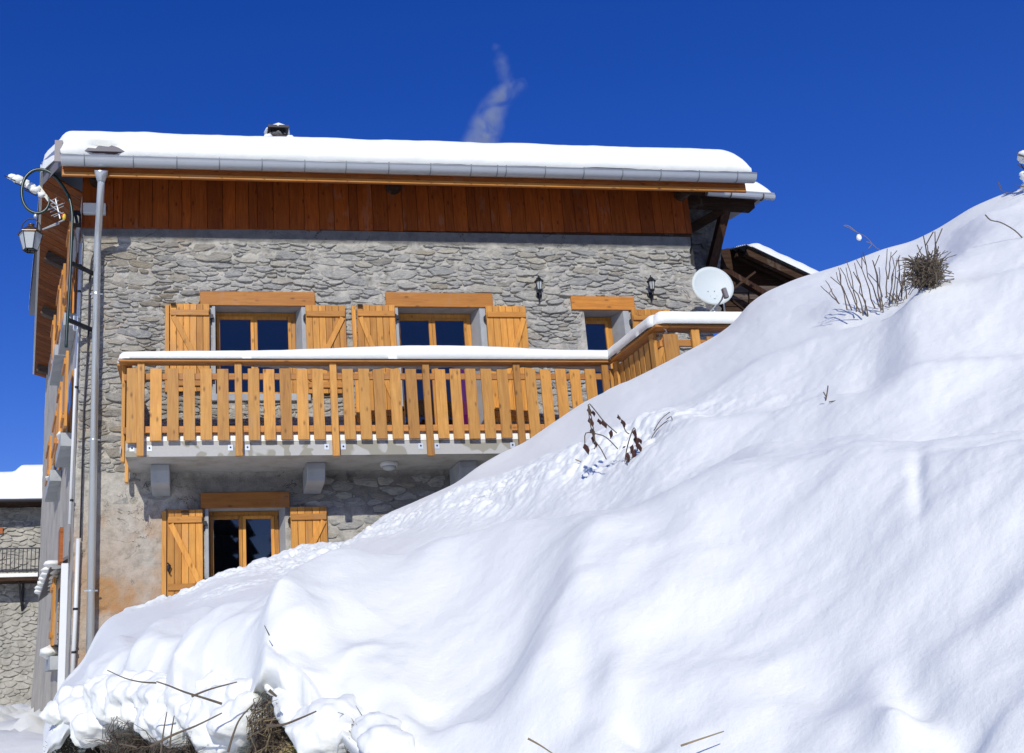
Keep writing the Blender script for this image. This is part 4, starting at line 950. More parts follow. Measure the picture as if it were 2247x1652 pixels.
# ============================================================ LANTERNS
def wall_lantern(u, label):
    p = P(u, 626, -.02); q = P(u-1, 608, -.16); x = q.x; zt_ = Z_(u, 603, -.16)
    e = empty('wall_lantern', (p.x, -.02, Z_(u, 650, 0)), label, 'lantern', 'black wall lanterns')
    y = -.16; sc = .86
    m = MB(); m.lathe([(.002, .0), (.014, -.02), (.006, -.035), (.03, -.05), (.052, -.085), (.062, -.098), (.08, -.11), (.075, -.118), (.0, -.118)], (x, y, zt_), (0, 0, 1), 6); m.build('lantern_roof', M_BLACK, e)
    m = MB()
    for k in range(6):
        a = math.pi/3*k+.3; m.tube([(x+.055*math.cos(a), y+.055*math.sin(a), zt_-.115), (x+.036*math.cos(a), y+.036*math.sin(a), zt_-.25)], .0055, 5)
    m.lathe([(.0, -.25), (.042, -.25), (.038, -.27), (.016, -.285), (.022, -.3), (.0, -.31)], (x, y, zt_), (0, 0, 1), 8); m.build('cage', M_BLACK, e)
    m = MB(); m.lathe([(.05, -.118), (.032, -.248)], (x, y, zt_), (0, 0, 1), 6); m.build('glass', M_FROST, e)
    m = MB(); m.tube([(x, y, zt_-.29), (x, y+.0, zt_-.33), (x+.01, y+.05, zt_-.37), (x+.02, -.05, zt_-.36), (x+.02, -.03, zt_-.3)], .011, 7); m.tube([(x+.02, -.05, zt_-.36), (x+.015, -.045, zt_-.43)], [.012, .004], 6); m.build('bracket', M_BLACK, e)
    m = MB(); m.lathe([(0, 0), (.055, 0), (.05, .02), (.0, .03)], (x+.02, -.06+.03, zt_-.3), (0, -1, 0), 12); m.build('back_plate', M_BLACK, e)
wall_lantern(1182, 'black wall lantern to the left, above the gap between second and third windows'); wall_lantern(1428, 'black wall lantern above the rightmost shutter, nearest the satellite dish')

# street lamp on a scrolled green bracket
YL = -.42
lamp = empty('street_lamp', P(147, 720, YL), 'old street lantern hanging from a curled dark green bracket at the house corner', 'street lamp')
LQ = lambda u, v: P(u, v, YL)
arc = []
for k in range(33):
    a = math.radians(-20-330*k/32.+0); arc.append(LQ(88.5+39.5*math.cos(a)*-1*-1, 418.5-47.5*math.sin(-a)*-1))
pole = [(145, 762), (147, 720), (154, 600), (158, 500), (158, 465), (152, 435), (140, 412), (123, 390), (107, 377), (88, 372), (70, 376), (55, 391), (48, 415), (50, 440), (60, 458), (76, 467), (92, 466), (103, 457), (108, 442), (106, 431)]
def smooth_pts(pts, n=4):
    out = []
    for i in range(len(pts)-1):
        p0, p1, p2, p3 = [np.array(pts[max(0, min(len(pts)-1, i+k))], float) for k in (-1, 0, 1, 2)]
        for j in range(n):
            t = j/n; out.append(tuple(.5*((2*p1)+(-p0+p2)*t+(2*p0-5*p1+4*p2-p3)*t*t+(-p0+3*p1-3*p2+p3)*t**3)))
    return out+[tuple(pts[-1])]
sp = smooth_pts(pole, 4); m = MB(); m.tube([LQ(u, v) for u, v in sp], [.024]*(len(sp)-8)+[.022, .02, .018, .017, .016, .015, .014, .013], 10); m.build('scroll_bracket', M_GREEN, lamp, smooth=True)
for u, v in ((158, 578), (150, 702)):
    p = LQ(u, v); m = MB(); m.beam(p, Vector((p.x+.32, -.06, p.z-.03)), .035, .06); m.build('wall_bracket', M_BLACK, lamp)
p = LQ(78, 474); m = MB(); m.blob(p, .03, (1, 1, 1.2), 0); m.build('hook_ball', M_GALV, lamp, smooth=True)
c = LQ(72, 480); R0_ = .135; hz = LQ(69, 520).z
hoop = [Vector((c.x-.02+R0_*math.cos(a), YL, c.z-.16+.16*math.sin(a))) for a in np.linspace(-.5, math.pi+.5, 20)]
m = MB(); m.tube(hoop, .009, 6); m.build('hanger', M_BLACK, lamp, smooth=True)
cx_ = c.x-.02; zt_ = LQ(69, 492).z
m = MB(); m.lathe([(.002, 0), (.05, -.005), (.045, -.02), (.022, -.03), (.03, -.045), (.075, -.06), (.12, -.1), (.15, -.13), (.155, -.135)], (cx_, YL, zt_), (0, 0, 1), 18); m.build('lantern_dome', M_BRONZE, lamp, smooth=True)
rt, rb, zt1, zb1 = .185, .105, zt_-.15, zt_-.42
m = MB(); m.lathe([(.15, -.13), (.2, -.165), (.2, -.172), (.15, -.172)], (cx_, YL, zt_), (0, 0, 1), 6)
m.build('lantern_rim', M_BRONZE, lamp)
m = MB(); hexa = lambda r, z: [(cx_+r*math.cos(math.pi/3*k), YL+r*math.sin(math.pi/3*k), z) for k in range(6)]
a_, b_ = hexa(rt*.93, zt1-.02), hexa(rb*.95, zb1)
for k in range(6): m.tube([a_[k], b_[k]], .008, 5); m.tube([b_[k], b_[(k+1) % 6]], .009, 5)
m.tube([b_[0], b_[3]], .007, 5); m.tube([(cx_, YL, zb1), (cx_, YL, zb1-.03)], .008, 5); m.build('lantern_frame', M_BLACK, lamp)
for k in range(6):
    m = MB(); q = [Vector(a_[k]), Vector(a_[(k+1) % 6]), Vector(b_[(k+1) % 6]), Vector(b_[k])]; ce = Vector((cx_, YL, 0)); m.add([v+(ce-v)*0.03*Vector((1, 1, 0)).length*0 for v in q], [(0, 1, 2, 3)]); m.build('glass_pane', M_FROST, lamp)

# snow-laden aerial and the bare TV aerial
YA = -.25
AQ = lambda u, v, d=0.: P(u, v, YA+d)
ant = empty('aerial', AQ(130, 500), 'roof aerial with a boom loaded with clumps of snow beside the lamp scroll', 'aerial')
m = MB(); m.tube([AQ(14, 387), AQ(60, 412), AQ(108, 437), AQ(128, 452)], .012, 6); m.build('boom', M_ZINC, ant)
m = MB(); m.beam(AQ(84, 409), AQ(108, 441), .03, .05); m.build('reflector', M_GREEN, ant)
for u, v in ((24, 393), (38, 400), (46, 408), (60, 417), (68, 424), (82, 431)):
    m = MB(); p = AQ(u, v); m.tube([p+Vector((-.07, -.12, -.01)), p+Vector((.05, .1, .03))], .009, 5); m.build('element', M_BLACK, ant)
for i, (u, v, r, l) in enumerate(((27, 385, .055, 'snow clump at the outer tip of the aerial boom'), (40, 391, .07, 'second snow clump from the tip of the aerial boom'), (55, 399, .06, 'snow clump on the aerial boom inside the scroll ring'), (68, 406, .06, 'fourth snow clump along the aerial boom'), (78, 414, .068, 'biggest snow clump low on the aerial boom'), (92, 424, .05, 'lowest snow clump, against the roof edge on the aerial boom'))):
    m = MB(); m.blob(AQ(u, v+3), r*1.05, (1.25, .9, .8), .35, 8, 10, i); m.build('snow_clump', M_SNOW, smooth=True, label=l, cat='snow', group='snow clumps on the aerial')
tv = empty('aerial', AQ(140, 480, .2), 'bare metal television aerial with comb of rods under the left eave', 'aerial')
def rod(n, a, b, r=.006, mt=M_ZINC): m = MB(); m.tube([P(a[0], a[1], -.1), P(b[0], b[1], -.1)], r, 5); m.build(n, mt, tv)
rod('mast', (122, 437), (132, 480), .012); rod('boom', (88, 468), (142, 445), .009); rod('boom', (106, 447), (138, 470), .008)
for a, b in (((104, 452), (128, 440)), ((110, 466), (140, 452)), ((112, 474), (132, 466)), ((104, 460), (122, 453)), ((118, 476), (140, 466)), ((106, 444), (125, 434))): rod('element', a, b)
rod('arm', (93, 504), (142, 482), .012); rod('arm', (100, 502), (130, 491), .008)
m = MB(); p = P(141, 476, -.1); m.blob(p, .038, (.8, .8, 1.4), 0); m.build('insulator', M_YEL, tv, smooth=True)
m = MB(); m.blob(p+Vector((-.03, 0, .02)), .028, (.8, .8, 1.2), 0); m.build('connector', M_RED, tv, smooth=True)
m = MB(); p = P(169, 697, -.1); q = P(160, 715, -.1); m.box(p.x-.05, p.x+.02, -.14, -.07, p.z-.2, p.z+.02); m.build('junction_box', M_WHITEP, label='small white junction box on the wall behind the lamp pole', cat='junction box', bevel=.006)
m = MB(); p = P(167, 470, -.1); m.box(p.x-.07, p.x+.07, -.2, -.05, p.z-.2, p.z+.02); m.build('meter_box', M_BLACK, label='black box fixed high under the corner eave', cat='box', bevel=.01)

# ============================================================ RIGHT: dish, second building, shed
dc = P(1564, 626, -.75); dn = Vector((-.10, -.97, .16)).normalized()
dish = empty('satellite_dish', P(1570, 680, -.75), 'large pale satellite dish at the right corner of the stone house', 'satellite dish')
side = dn.cross(Vector((0, 0, 1))).normalized(); upd = side.cross(dn).normalized()
rx_, ry_ = .318, .335
vs = []; fs = []
NR, NS = 7, 36
for i in range(NR+1):
    for k in range(NS):
        r = i/NR; a = 2*math.pi*k/NS; vs.append(dc+side*rx_*r*math.cos(a)+upd*ry_*r*math.sin(a)+dn*(-.075*(1-r*r)))
for i in range(NR): fs += [(i*NS+k, i*NS+(k+1) % NS, (i+1)*NS+(k+1) % NS, (i+1)*NS+k) for k in range(NS)]
m = MB(); m.add(vs, fs); n0 = len(vs); m.add([v-dn*.02 for v in vs], fs); m.add([], []); m.f += [(NR*NS+k, NR*NS+(k+1) % NS, n0+NR*NS+(k+1) % NS, n0+NR*NS+k) for k in range(NS)]
m.build('reflector', M_DISH, dish, smooth=True)
for a, b in ((-.07, -.07), (.03, -.07), (-.05, -.16), (.05, -.16)): m = MB(); m.blob(dc+side*-a+upd*b-dn*.06, .008, (1, 1, 1), 0, 5, 6); m.build('bolt', M_GREYM, dish)
arm0 = dc-upd*.36; arm1 = P(1588, 642, -1.15)
m = MB(); m.tube([arm0-dn*.03, arm0.lerp(arm1, .6)-upd*.03, arm1], .013, 6); m.build('feed_arm', M_ZINC, dish)
m = MB(); m.beam(arm1+Vector((0, 0, .07)), arm1+Vector((.03, .0, -.09)), .06, .07, (0, 1, 0)); m.build('receiver', M_GREYM, dish, bevel=.01)
m = MB(); m.tube([dc-upd*.2-dn*.05, dc-upd*.3-dn*.12, P(1566, 690, -.7)], .025, 8); m.tube([dc-upd*.33, P(1552, 690, -.7)], .012, 6); m.tube([dc-upd*.33+side*-.1, P(1590, 688, -.7)], .012, 6); m.build('mount', M_GALV, dish)

barn = empty('barn', (10.6, 1.2, 5), 'darker old stone building with projecting timber roof behind the house corner', 'building')
YN = .9
def BQ(u, v, Y=YN): return P(u, v, Y)
m = MB(); a, b, c_, d = BQ(1500, 425), BQ(1600, 425), BQ(1580, 560), BQ(1590, 700)
gx = np.linspace(0, 1, 40); gz = np.linspace(0, 1, 60); A = np.zeros((40, 60, 3))
for i, p in enumerate(gx):
    for j, q in enumerate(gz):
        l = a.lerp(BQ(1508, 720), q); r = (BQ(1588, 425)).lerp(BQ(1572, 720), q); A[i, j] = l.lerp(r, p)
A[..., 1] -= .05*np.abs(fbm(A[..., 0]*3, A[..., 2]*5, 1., 4))*1.5
grid_obj('wall', A[::-1], M_ROUGH, barn)
rnd = random.Random(8)
for c in rubble_cells(9.6, 10.45, 6.9, 9.0, 2.2, [(.2, 40), (.14, 80), (.1, 200)], 3, 44):
    xs = [p[0] for p in c]; zs = [p[1] for p in c]; lim = BQ(1576, 600).x
    if max(xs) > lim or abs(area(c)) < .006: continue
    sv = stone_verts(c, .012, .03, rnd, 10)
    if sv: m = MB(); m.add([(x, y+YN-.03, z) for x, y, z in sv[0]], sv[1]); m.build('stone', M_ROUGH, barn)
m = MB(); m.beam(BQ(1420, 436, .3), BQ(1648, 452, .3), .2, .17); m.build('eave_beam', M_OLD, barn)
m = MB(); m.beam(BQ(1500, 425, .2), BQ(1660, 436, .2), .25, .07); m.build('eave_board', M_OLD, barn)
m = MB(); m.beam(BQ(1592, 455, .4), BQ(1560, 585, .8), .14, .14, (0, 1, 0)); m.build('brace_post', M_OLDZ, barn)
m = MB(); m.beam(BQ(1510, 505, .8), BQ(1585, 462, .4), .14, .12, (0, 1, 0)); m.build('brace', M_OLD, barn)
ga, gb = BQ(1550, 423, .0), BQ(1697, 433, .0)
m = MB(); m.tube([ga, gb], .055, 12); m.tube([ga+Vector((0, -.03, .055)), gb+Vector((0, -.03, .055))], .012, 6); g2 = m.build('gutter', M_ZINC, barn)
for t in (.34, .82): p = ga.lerp(gb, t); m = MB(); m.tube([p+Vector((0, .0+.07*math.cos(a), .0+.065*math.sin(a))) for a in np.linspace(math.pi*.9, math.pi*2.1, 8)], .01, 5); m.build('gutter_bracket', M_BOARD, g2)
m = MB(); q = [BQ(1500, 418, .05), BQ(1694, 428, .05)]; m.prism([q[0], q[1], q[1]+Vector((.3, 5, .9)), q[0]+Vector((.3, 5, .9))], (0, 0, .06)); m.build('roof', M_SLATE, barn)
nx, ny = 60, 24; A = np.zeros((nx, ny, 3)); l0, r0_ = BQ(1480, 414, .0), BQ(1694, 427, .0)
for i in range(nx):
    s = i/(nx-1); e = min(1, (1-s)*(r0_.x-l0.x)/.34); hh = .30*math.sqrt(max(0, 1-(1-e)**2))+.01
    for j in range(ny):
        a = min(1, j/7)*math.pi/2; y = -.02+.2*(1-math.cos(a))+max(0, j-7)*.3; A[i, j] = (l0.x+(r0_.x-l0.x)*s, y, l0.z+(r0_.z-l0.z)*s+hh*math.sin(a)+y*.19+.012*float(fbm(s*9, j*.5, 1., 3)))
grid_obj('barn_roof_snow', A[:, ::-1], M_SNOW, label='rounded end of roof snow on the old building behind the house', cat='snow')

shed = empty('shed', (12.5, 3, 5), 'low wooden shed with corrugated tin roof behind the satellite dish', 'shed')
YS = 2.2
def SQ(u, v, Y=YS): return P(u, v, Y)
ap, lo = SQ(1605, 545), SQ(1800, 637)
fl = SQ(1578, 572, 1.2)
dirS = (lo-ap); front = Vector((-.28, -1.15, -.42))
NSC = 120
vs = []; fs = []
for i in range(NSC+1):
    p = ap+Vector((0, 0, -.0))
    t = i/NSC; q = ap.lerp(lo, 0)
    # corrugations run down the slope; ridges across depth
for i in range(NSC+1):
    t = i/NSC; off = front*(-.3+1.0*t); h = .018*math.sin(t*NSC*.55*1.0)
    vs += [ap+off+Vector((0, 0, h)), lo+off+Vector((0, 0, h))]
fs = [(2*i, 2*i+1, 2*i+3, 2*i+2) for i in range(NSC)]
m = MB(); m.add(vs, fs); m.build('tin_roof', M_TIN, shed)
m = MB(); m.beam(ap+front*.6+Vector((0, 0, -.12)), lo+front*.6+Vector((0, 0, -.12)), .1, .16); m.build('rafter', M_OLD, shed)
m = MB(); m.beam(ap+front*.2+Vector((0, 0, -.12)), lo+front*.2+Vector((0, 0, -.12)), .1, .16); m.build('rafter', M_OLD, shed)
m = MB(); m.beam(SQ(1582, 590, 1.3), SQ(1700, 660, 1.3), .12, .1); m.build('beam', M_OLDZ, shed)
m = MB(); m.beam(SQ(1592, 646, 1.), SQ(1656, 597, 1.), .035, .035); m.build('strut', M_OLD, shed)
m = MB(); m.beam(SQ(1600, 655, 1.), SQ(1645, 690, 1.), .035, .035); m.build('strut', M_OLD, shed)
m = MB(); m.prism([ap+Vector((-.35, .12, -.02)), ap+Vector((0, .12, .06)), lo+Vector((0, .12, .06)), lo+Vector((0, .12, -2)), ap+Vector((-.35, .12, -3))], (0, .1, 0)); m.build('back_wall', M_OLD, shed)
for k in range(8):
    v0 = 627+k*15.5; 
    for h, (ua, ub) in enumerate(((1588, 1639), (1642, 1705))):
        m = MB(); a, b = SQ(ua, v0, 1.7), SQ(ub, v0+1, 1.7); m.box(a.x, b.x, 1.7+.01*((k+h) % 2), 1.74, a.z-.11*2, a.z); 
        m = MB(); m.box(a.x, b.x, 1.68+.012*((k+h) % 2), 1.72, SQ(ua, v0+14.6, 1.7).z, a.z); m.build('board', M_BOARD if k < 2 else M_OLD, shed, bevel=.004)
A = np.zeros((60, 12, 3))
for i in range(60):
    t = .06+.94*i/59; 
    for j in range(12):
        w = j/11; th = .22*math.sin(min(1, w*4)*math.pi/2)*min(1, i/9)**.6*(1+.25*float(fbm(t*4, w*2, 3., 2))); A[i, j] = ap.lerp(lo, t)+front*(.72-.95*w)+Vector((0, 0, th+.02))
grid_obj('shed_roof_snow', A, M_SNOW, label='thin tapering snow layer on the corrugated shed roof', cat='snow')

# ============================================================ NEIGHBOUR HOUSE (far left)
YN2 = 19.
nb = empty('neighbour_house', (-6, YN2, 1), 'distant rubble stone house with snowy roof and iron balcony at left edge', 'house')
NQ = lambda u, v, Y=YN2: P(u, v, Y)
zt_ = NQ(50, 1108).z; x0, x1 = NQ(-420, 1300).x, NQ(96, 1300).x+1.5
xs = np.linspace(x0, x1, 120); zs = np.linspace(.3, zt_, 90); X, Z = np.meshgrid(xs, zs, indexing='ij'); Y = YN2-.03*np.abs(fbm(X*2, Z*3, 2., 4))
M_NB = rough_mat('pale_rubble_wall', (.26, .245, .21), (.45, .43, .375), (.58, .55, .48), 2.2, 1., .06)
grid_obj('wall', np.stack([X, Y, Z], -1), M_NB, nb)
stf = MB(); rnd = random.Random(21); vis0 = NQ(-20, 1300).x; cnt = 0
cl = rubble_cells(vis0-1.5, NQ(96, 1300).x+.4, 1.0, zt_-.05, 2.1, [(.2, 160), (.14, 500), (.1, 1500)], 3, 77); cl.sort(key=lambda c: -abs(area(c)))
for c in cl:
    sv = stone_verts(c, .0, rnd.uniform(.0, .022), rnd, 8)
    if not sv: continue
    stf.add([(x, y+YN2-.03, z) for x, y, z in sv[0]], sv[1])
stf.build('stone', M_NB, nb, kind='stuff')
m = MB(); m.box(x0, x1, YN2-1.0, YN2+6, NQ(50, 1102, YN2-1).z, NQ(50, 1094, YN2-1).z); m.build('eave', M_OLD, nb)
m = MB(); a, b = NQ(-10, 1099, YN2-1.08), NQ(100, 1099, YN2-1.08); m.tube([(x0, a.y, a.z), (x1, a.y, a.z)], .05, 8); m.build('gutter', M_BLACK, nb)
nx, ny = 90, 14; A = np.zeros((nx, ny, 3)); zb_ = NQ(50, 1094, YN2-1).z; zt2 = NQ(0, 1037, YN2-.4).z; zt3 = NQ(80, 1021, YN2-.4).z; xk0, xk1 = NQ(36, 1030).x, NQ(58, 1030).x
for i in range(nx):
    x = x0+(x1-x0)*i/(nx-1); h = (zt2-zb_)+(zt3-zt2)*sstep(xk0, xk1, x)
    for j in range(ny):
        a = min(1, j/7)*math.pi/2; A[i, j] = (x, YN2-1.02+.5*(1-math.cos(a))+max(0, j-7)*.9, zb_+h*math.sin(a)+.02*float(fbm(x, j*.3, 1., 2))+max(0, j-7)*.12)
grid_obj('neighbour_roof_snow', A[:, ::-1], M_SNOW, label='deep stepped snow on the distant left house roof', cat='snow')
YI = YN2-1.0; m = MB(); a, b = NQ(-300, 1268, YI), NQ(86, 1268, YI); sz0 = NQ(40, 1274, YI).z; sz1 = NQ(40, 1262, YI).z
m = MB(); m.box(a.x, b.x, YI, YN2, sz0, sz0+.12); m.build('balcony_slab', M_OLD, nb)
m = MB(); m.box(a.x, b.x-.05, YI+.05, YN2-.1, sz0+.121, sz0+.24); m.build('balcony_snow', M_SNOW, label='thin snow on the iron balcony of the distant house', cat='snow')
rl = empty('railing', (b.x, YI, sz0), parent=nb); zr = NQ(40, 1203, YI).z; zr2 = NQ(40, 1253, YI).z
for z in (zr, zr2): m = MB(); m.box(a.x, b.x, YI+.02, YI+.05, z-.02, z+.02); m.build('rail', M_BLACK, rl)
x = b.x-.02
for k in range(40): m = MB(); w_ = .03 if k == 0 else .012; m.box(x-w_, x+w_, YI+.02, YI+.045, (sz0 if k == 0 else zr2), zr); m.build('baluster', M_BLACK, rl); x -= .125
for u in (43, -80): p = NQ(u, 1285, YI+.3); q = NQ(u+4, 1340, YN2-.1); m = MB(); m.beam((p.x, YI+.2, sz0), (p.x, YN2-.02, q.z), .06, .08); m.beam((p.x, YN2-.05, sz0), (p.x, YN2-.05, q.z), .06, .06, (1, 0, 0)); m.build('bracket', M_BLACK, nb)
m = MB(); p = NQ(4, 1165); m.box(p.x-.2, p.x+.05, YN2-.12, YN2-.06, p.z-.1, p.z+.1); m.build('brick', M_FASC, nb)

# ============================================================ SMOKE
def smoke():
    Y0 = 6.5; A_ = [(1050, 335, 46), (1058, 300, 44), (1074, 258, 40), (1088, 226, 32), (1110, 203, 28), (1136, 190, 22), (1152, 182, 12)]; B_ = [(1098, 214, 14), (1112, 185, 20), (1104, 150, 22), (1094, 118, 20), (1086, 90, 10)]
    for pt, dens, lab in ((A_, 1.0, 'faint wisp of chimney smoke rising and bending right above the roof'), (B_, .33, 'thinner smoke wisp drifting up from the bend of the plume')):
        sp = smooth_pts(pt, 3); px = P(1100, 220, Y0); k_ = (px-Vector(CAM)).length/FPX
        m = MB(); m.tube([P(u, v, Y0) for u, v, r in sp], [r*k_*1.15 for u, v, r in sp], 14); o_loc = None
        mt = bpy.data.materials.new('smoke_volume'); mt.use_nodes = True; t = mt.node_tree; t.nodes.clear()
        N = lambda n, **kw: [setattr(x, a, b) or x for x in [t.nodes.new(n)] for a, b in (kw or {'label': ''}).items()][0]
        out = N('ShaderNodeOutputMaterial'); pv = N('ShaderNodeVolumePrincipled'); pv.inputs['Color'].default_value = (.84, .93, 1, 1); pv.inputs['Anisotropy'].default_value = -.25
        geo = N('ShaderNodeNewGeometry'); acc = None
        # distance to the plume's centre line fades the density towards the edge
        for (a, b) in zip(pt[:-1], pt[1:]):
            c = P((a[0]+b[0])/2, (a[1]+b[1])/2, Y0); h = (P(a[0], a[1], Y0)-P(b[0], b[1], Y0)).length; r = (a[2]+b[2])/2*k_
            for f in (.0, .5):
                q = P(a[0]+(b[0]-a[0])*f, a[1]+(b[1]-a[1])*f, Y0); d = N('ShaderNodeVectorMath', operation='DISTANCE'); t.links.new(geo.outputs['Position'], d.inputs[0]); d.inputs[1].default_value = q
                mr = N('ShaderNodeMapRange', interpolation_type='SMOOTHSTEP'); mr.inputs['From Min'].default_value = 0; mr.inputs['From Max'].default_value = r*1.05; mr.inputs['To Min'].default_value = 1; mr.inputs['To Max'].default_value = 0; t.links.new(d.outputs['Value'], mr.inputs['Value'])
                if acc is None: acc = mr.outputs[0]
                else: mx = N('ShaderNodeMath', operation='MAXIMUM'); t.links.new(acc, mx.inputs[0]); t.links.new(mr.outputs[0], mx.inputs[1]); acc = mx.outputs[0]
        no = N('ShaderNodeTexNoise'); no.inputs['Scale'].default_value = 2.2; no.inputs['Detail'].default_value = 4; no.inputs['Distortion'].default_value = .9; t.links.new(geo.outputs['Position'], no.inputs['Vector'])
        mr = N('ShaderNodeMapRange'); mr.inputs['From Min'].default_value = .38; mr.inputs['From Max'].default_value = .7; mr.inputs['To Min'].default_value = 0; mr.inputs['To Max'].default_value = 3.8*dens; t.links.new(no.outputs['Fac'], mr.inputs['Value'])
        mm = N('ShaderNodeMath', operation='MULTIPLY'); t.links.new(acc, mm.inputs[0]); t.links.new(mr.outputs[0], mm.inputs[1]); t.links.new(mm.outputs[0], pv.inputs['Density']); t.links.new(pv.outputs[0], out.inputs['Volume'])
        m.build('smoke', mt, label=lab, cat='smoke', kind='stuff')
smoke()

# ============================================================ PLANTS
def plant(name, label, group=None, cat='dry plant', base=(0, 0)):
    return None
def stem_pts(b, tip, n=6, sag=.0, wob=.01, rnd=random):
    b, tip = Vector(b), Vector(tip); L = (tip-b).length; out = []
    for i in range(n+1):
        t = i/n; p = b.lerp(tip, t)+Vector((rnd.uniform(-1, 1), rnd.uniform(-1, 1), rnd.uniform(-1, 1)))*wob*L*(0 if i == 0 else 1); p.z -= sag*L*t*t; out.append(p)
    return out
def at_depth(u, v, ref, d=0.): rh = math.hypot(ref.x-CAM[0], ref.y-CAM[1])+d; return Vector(onH(u, v, rh))
rp = random.Random(31)
def px_plant(name, label, ref_px, stems, mat, r, leaves=(), group=None, leafmat=None, cat='dry plant'):
    ref = on_snow(*ref_px); m = MB(); c = empty(name, ref, label, cat, group)
    for st in stems:
        d = rp.uniform(-.06, .06); pts = [at_depth(u, v, ref, d) for u, v in st]
        m = MB(); n = len(pts); m.tube([Vector(p) for p in smooth_pts([tuple(p) for p in pts], 3)] if n > 2 else pts, r*.55, 5); m.build('stem', mat, c)
    for (u, v, s, ang) in leaves:
        p = at_depth(u, v, ref, rp.uniform(-.05, .05)); m = MB()
        a = Vector((math.sin(ang), rp.uniform(-.3, .3), -math.cos(ang))); b = a.cross(Vector((0, 1, .3))).normalized()
        q = [p]; 
        s *= .42; m.add([p, p+a*s*.3+b*s*.2, p+a*s*.65+b*s*.16+Vector((0, -.01, 0)), p+a*s, p+a*s*.6-b*s*.14, p+a*s*.3-b*s*.18+Vector((0, .012, 0)), p+a*s*.5+Vector((0, -.025, 0))], [(0, 1, 6), (1, 2, 6), (2, 3, 6), (3, 4, 6), (4, 5, 6), (5, 0, 6)])
        m.build('leaf', leafmat or M_LEAF, c)
    return c
L = rp.uniform
px_plant('withered_weed', 'withered brown weed bent over with curled hanging leaves, leftmost of the pair', (1380, 1000),
 [[(1330, 1008), (1318, 985), (1300, 955), (1290, 888), (1305, 900), (1325, 925), (1353, 950)], [(1292, 890), (1300, 930), (1306, 975), (1303, 985)], [(1355, 985), (1330, 960), (1308, 952), (1285, 950), (1283, 972)]], M_TWIG, .006,
 [(1291, 893, .14, 0), (1292, 915, .16, .2), (1297, 938, .15, .1), (1301, 955, .12, -.1), (1305, 967, .1, .1), (1312, 918, .1, .2), (1320, 922, .14, .3), (1341, 942, .13, -.1), (1282, 972, .18, .15), (1300, 900, .1, .1)])
px_plant('withered_weed', 'withered reddish weed with dense drooping leaves, rightmost of the pair', (1390, 1005),
 [[(1368, 1045), (1372, 1000), (1380, 965), (1391, 938), (1396, 960), (1398, 990)], [(1355, 910), (1362, 920), (1372, 945), (1380, 952)], [(1374, 1005), (1377, 1025)]], M_TWIG, .006,
 [(1391, 942, .12, 0), (1394, 955, .16, .1), (1397, 970, .15, .2), (1393, 985, .16, -.2), (1388, 975, .13, -.3), (1390, 1000, .15, -.1), (1376, 992, .13, .1), (1377, 1005, .14, .05), (1355, 912, .07, .2), (1364, 920, .12, .2), (1400, 960, .1, .3), (1372, 978, .06, -.9)])
px_plant('dry_twig', 'short bent twig with one curled leaf below the withered weeds', (1325, 990), [[(1318, 1003), (1322, 990), (1328, 984), (1340, 986)]], M_TWIG, .006, [(1326, 987, .07, 0)])
px_plant('dry_twig', 'two arching twigs to the right of the withered weeds', (1430, 965), [[(1427, 965), (1440, 943), (1460, 926), (1468, 922)], [(1434, 945), (1450, 920), (1469, 904)], [(1462, 920), (1472, 914), (1475, 928)]], M_TWIG, .005, [(1474, 922, .06, 0)])
px_plant('dry_twig', 'small forked twig on the smooth middle slope', (1815, 882), [[(1810, 884), (1814, 862), (1816, 846)], [(1818, 882), (1840, 879), (1864, 881)], [(1812, 870), (1806, 860)]], M_TWIG, .005)
px_plant('dry_twig', 'tiny twig left of and below the forked twig', (1796, 918), [[(1793, 924), (1797, 912)]], M_TWIG, .005)
px_plant('bare_branch', 'long bare branch arching across the snow at the upper right edge', (2235, 525), [[(2275, 560), (2246, 526), (2225, 505), (2195, 488), (2173, 483), (2161, 471)]], M_TWIG, .0065)
px_plant('dry_twig', 'faint pinkish twig with a snowball, standing up against the sky', (1930, 550), [[(1935, 552), (1918, 540), (1900, 520), (1880, 510), (1862, 500), (1850, 495)], [(1880, 510), (1862, 496), (1852, 494)], [(1905, 545), (1912, 535), (1900, 530)]], M_STRAW, .005)
ref = on_snow(1930, 552); m = MB(); m.blob(at_depth(1884, 521, ref), .03, (.8, .8, 1.1), .2); m.build('snow_ball', M_SNOW, smooth=True, label='small ball of snow stuck on the pinkish twig', cat='snow')
def bush(name, label, ref_px, spec, mat, r, dens=0, box=None, group=None):
    ref = on_snow(*ref_px); c = empty(name, ref, label, 'shrub', group)
    for i, (a, b) in enumerate(spec):
        pa, pb = at_depth(a[0], a[1], ref, rp.uniform(-.15, .15)), at_depth(b[0], b[1], ref, rp.uniform(-.2, .2)); pts = stem_pts(pa, pb, 5, 0, .025, rp)
        m = MB(); m.tube(pts, [r*.5*(1-.5*k/5) for k in range(6)], 5)
        if rp.random() < .6: k = rp.randint(2, 4); q = pts[k]; m.tube([q, q+(pb-pa)*.28+Vector((rp.uniform(-.06, .06), 0, 0))], r*.3, 4)
        m.build('stem', mat, c)
    if dens:
        m = MB()
        for k in range(dens):
            u, v = box[0]+rp.random()*(box[2]-box[0]), box[1]+rp.random()*(box[3]-box[1]); p = at_depth(u, v, ref, rp.uniform(-.1, .2)); d = Vector((rp.uniform(-1, 1), rp.uniform(-1, 1), rp.uniform(-.6, 1)))*.07; m.tube([p, p+d*.5+Vector((0, 0, .01)), p+d], .0022, 3, False)
        m.build('tangle', M_TWIG, c, kind='stuff')
sp = []
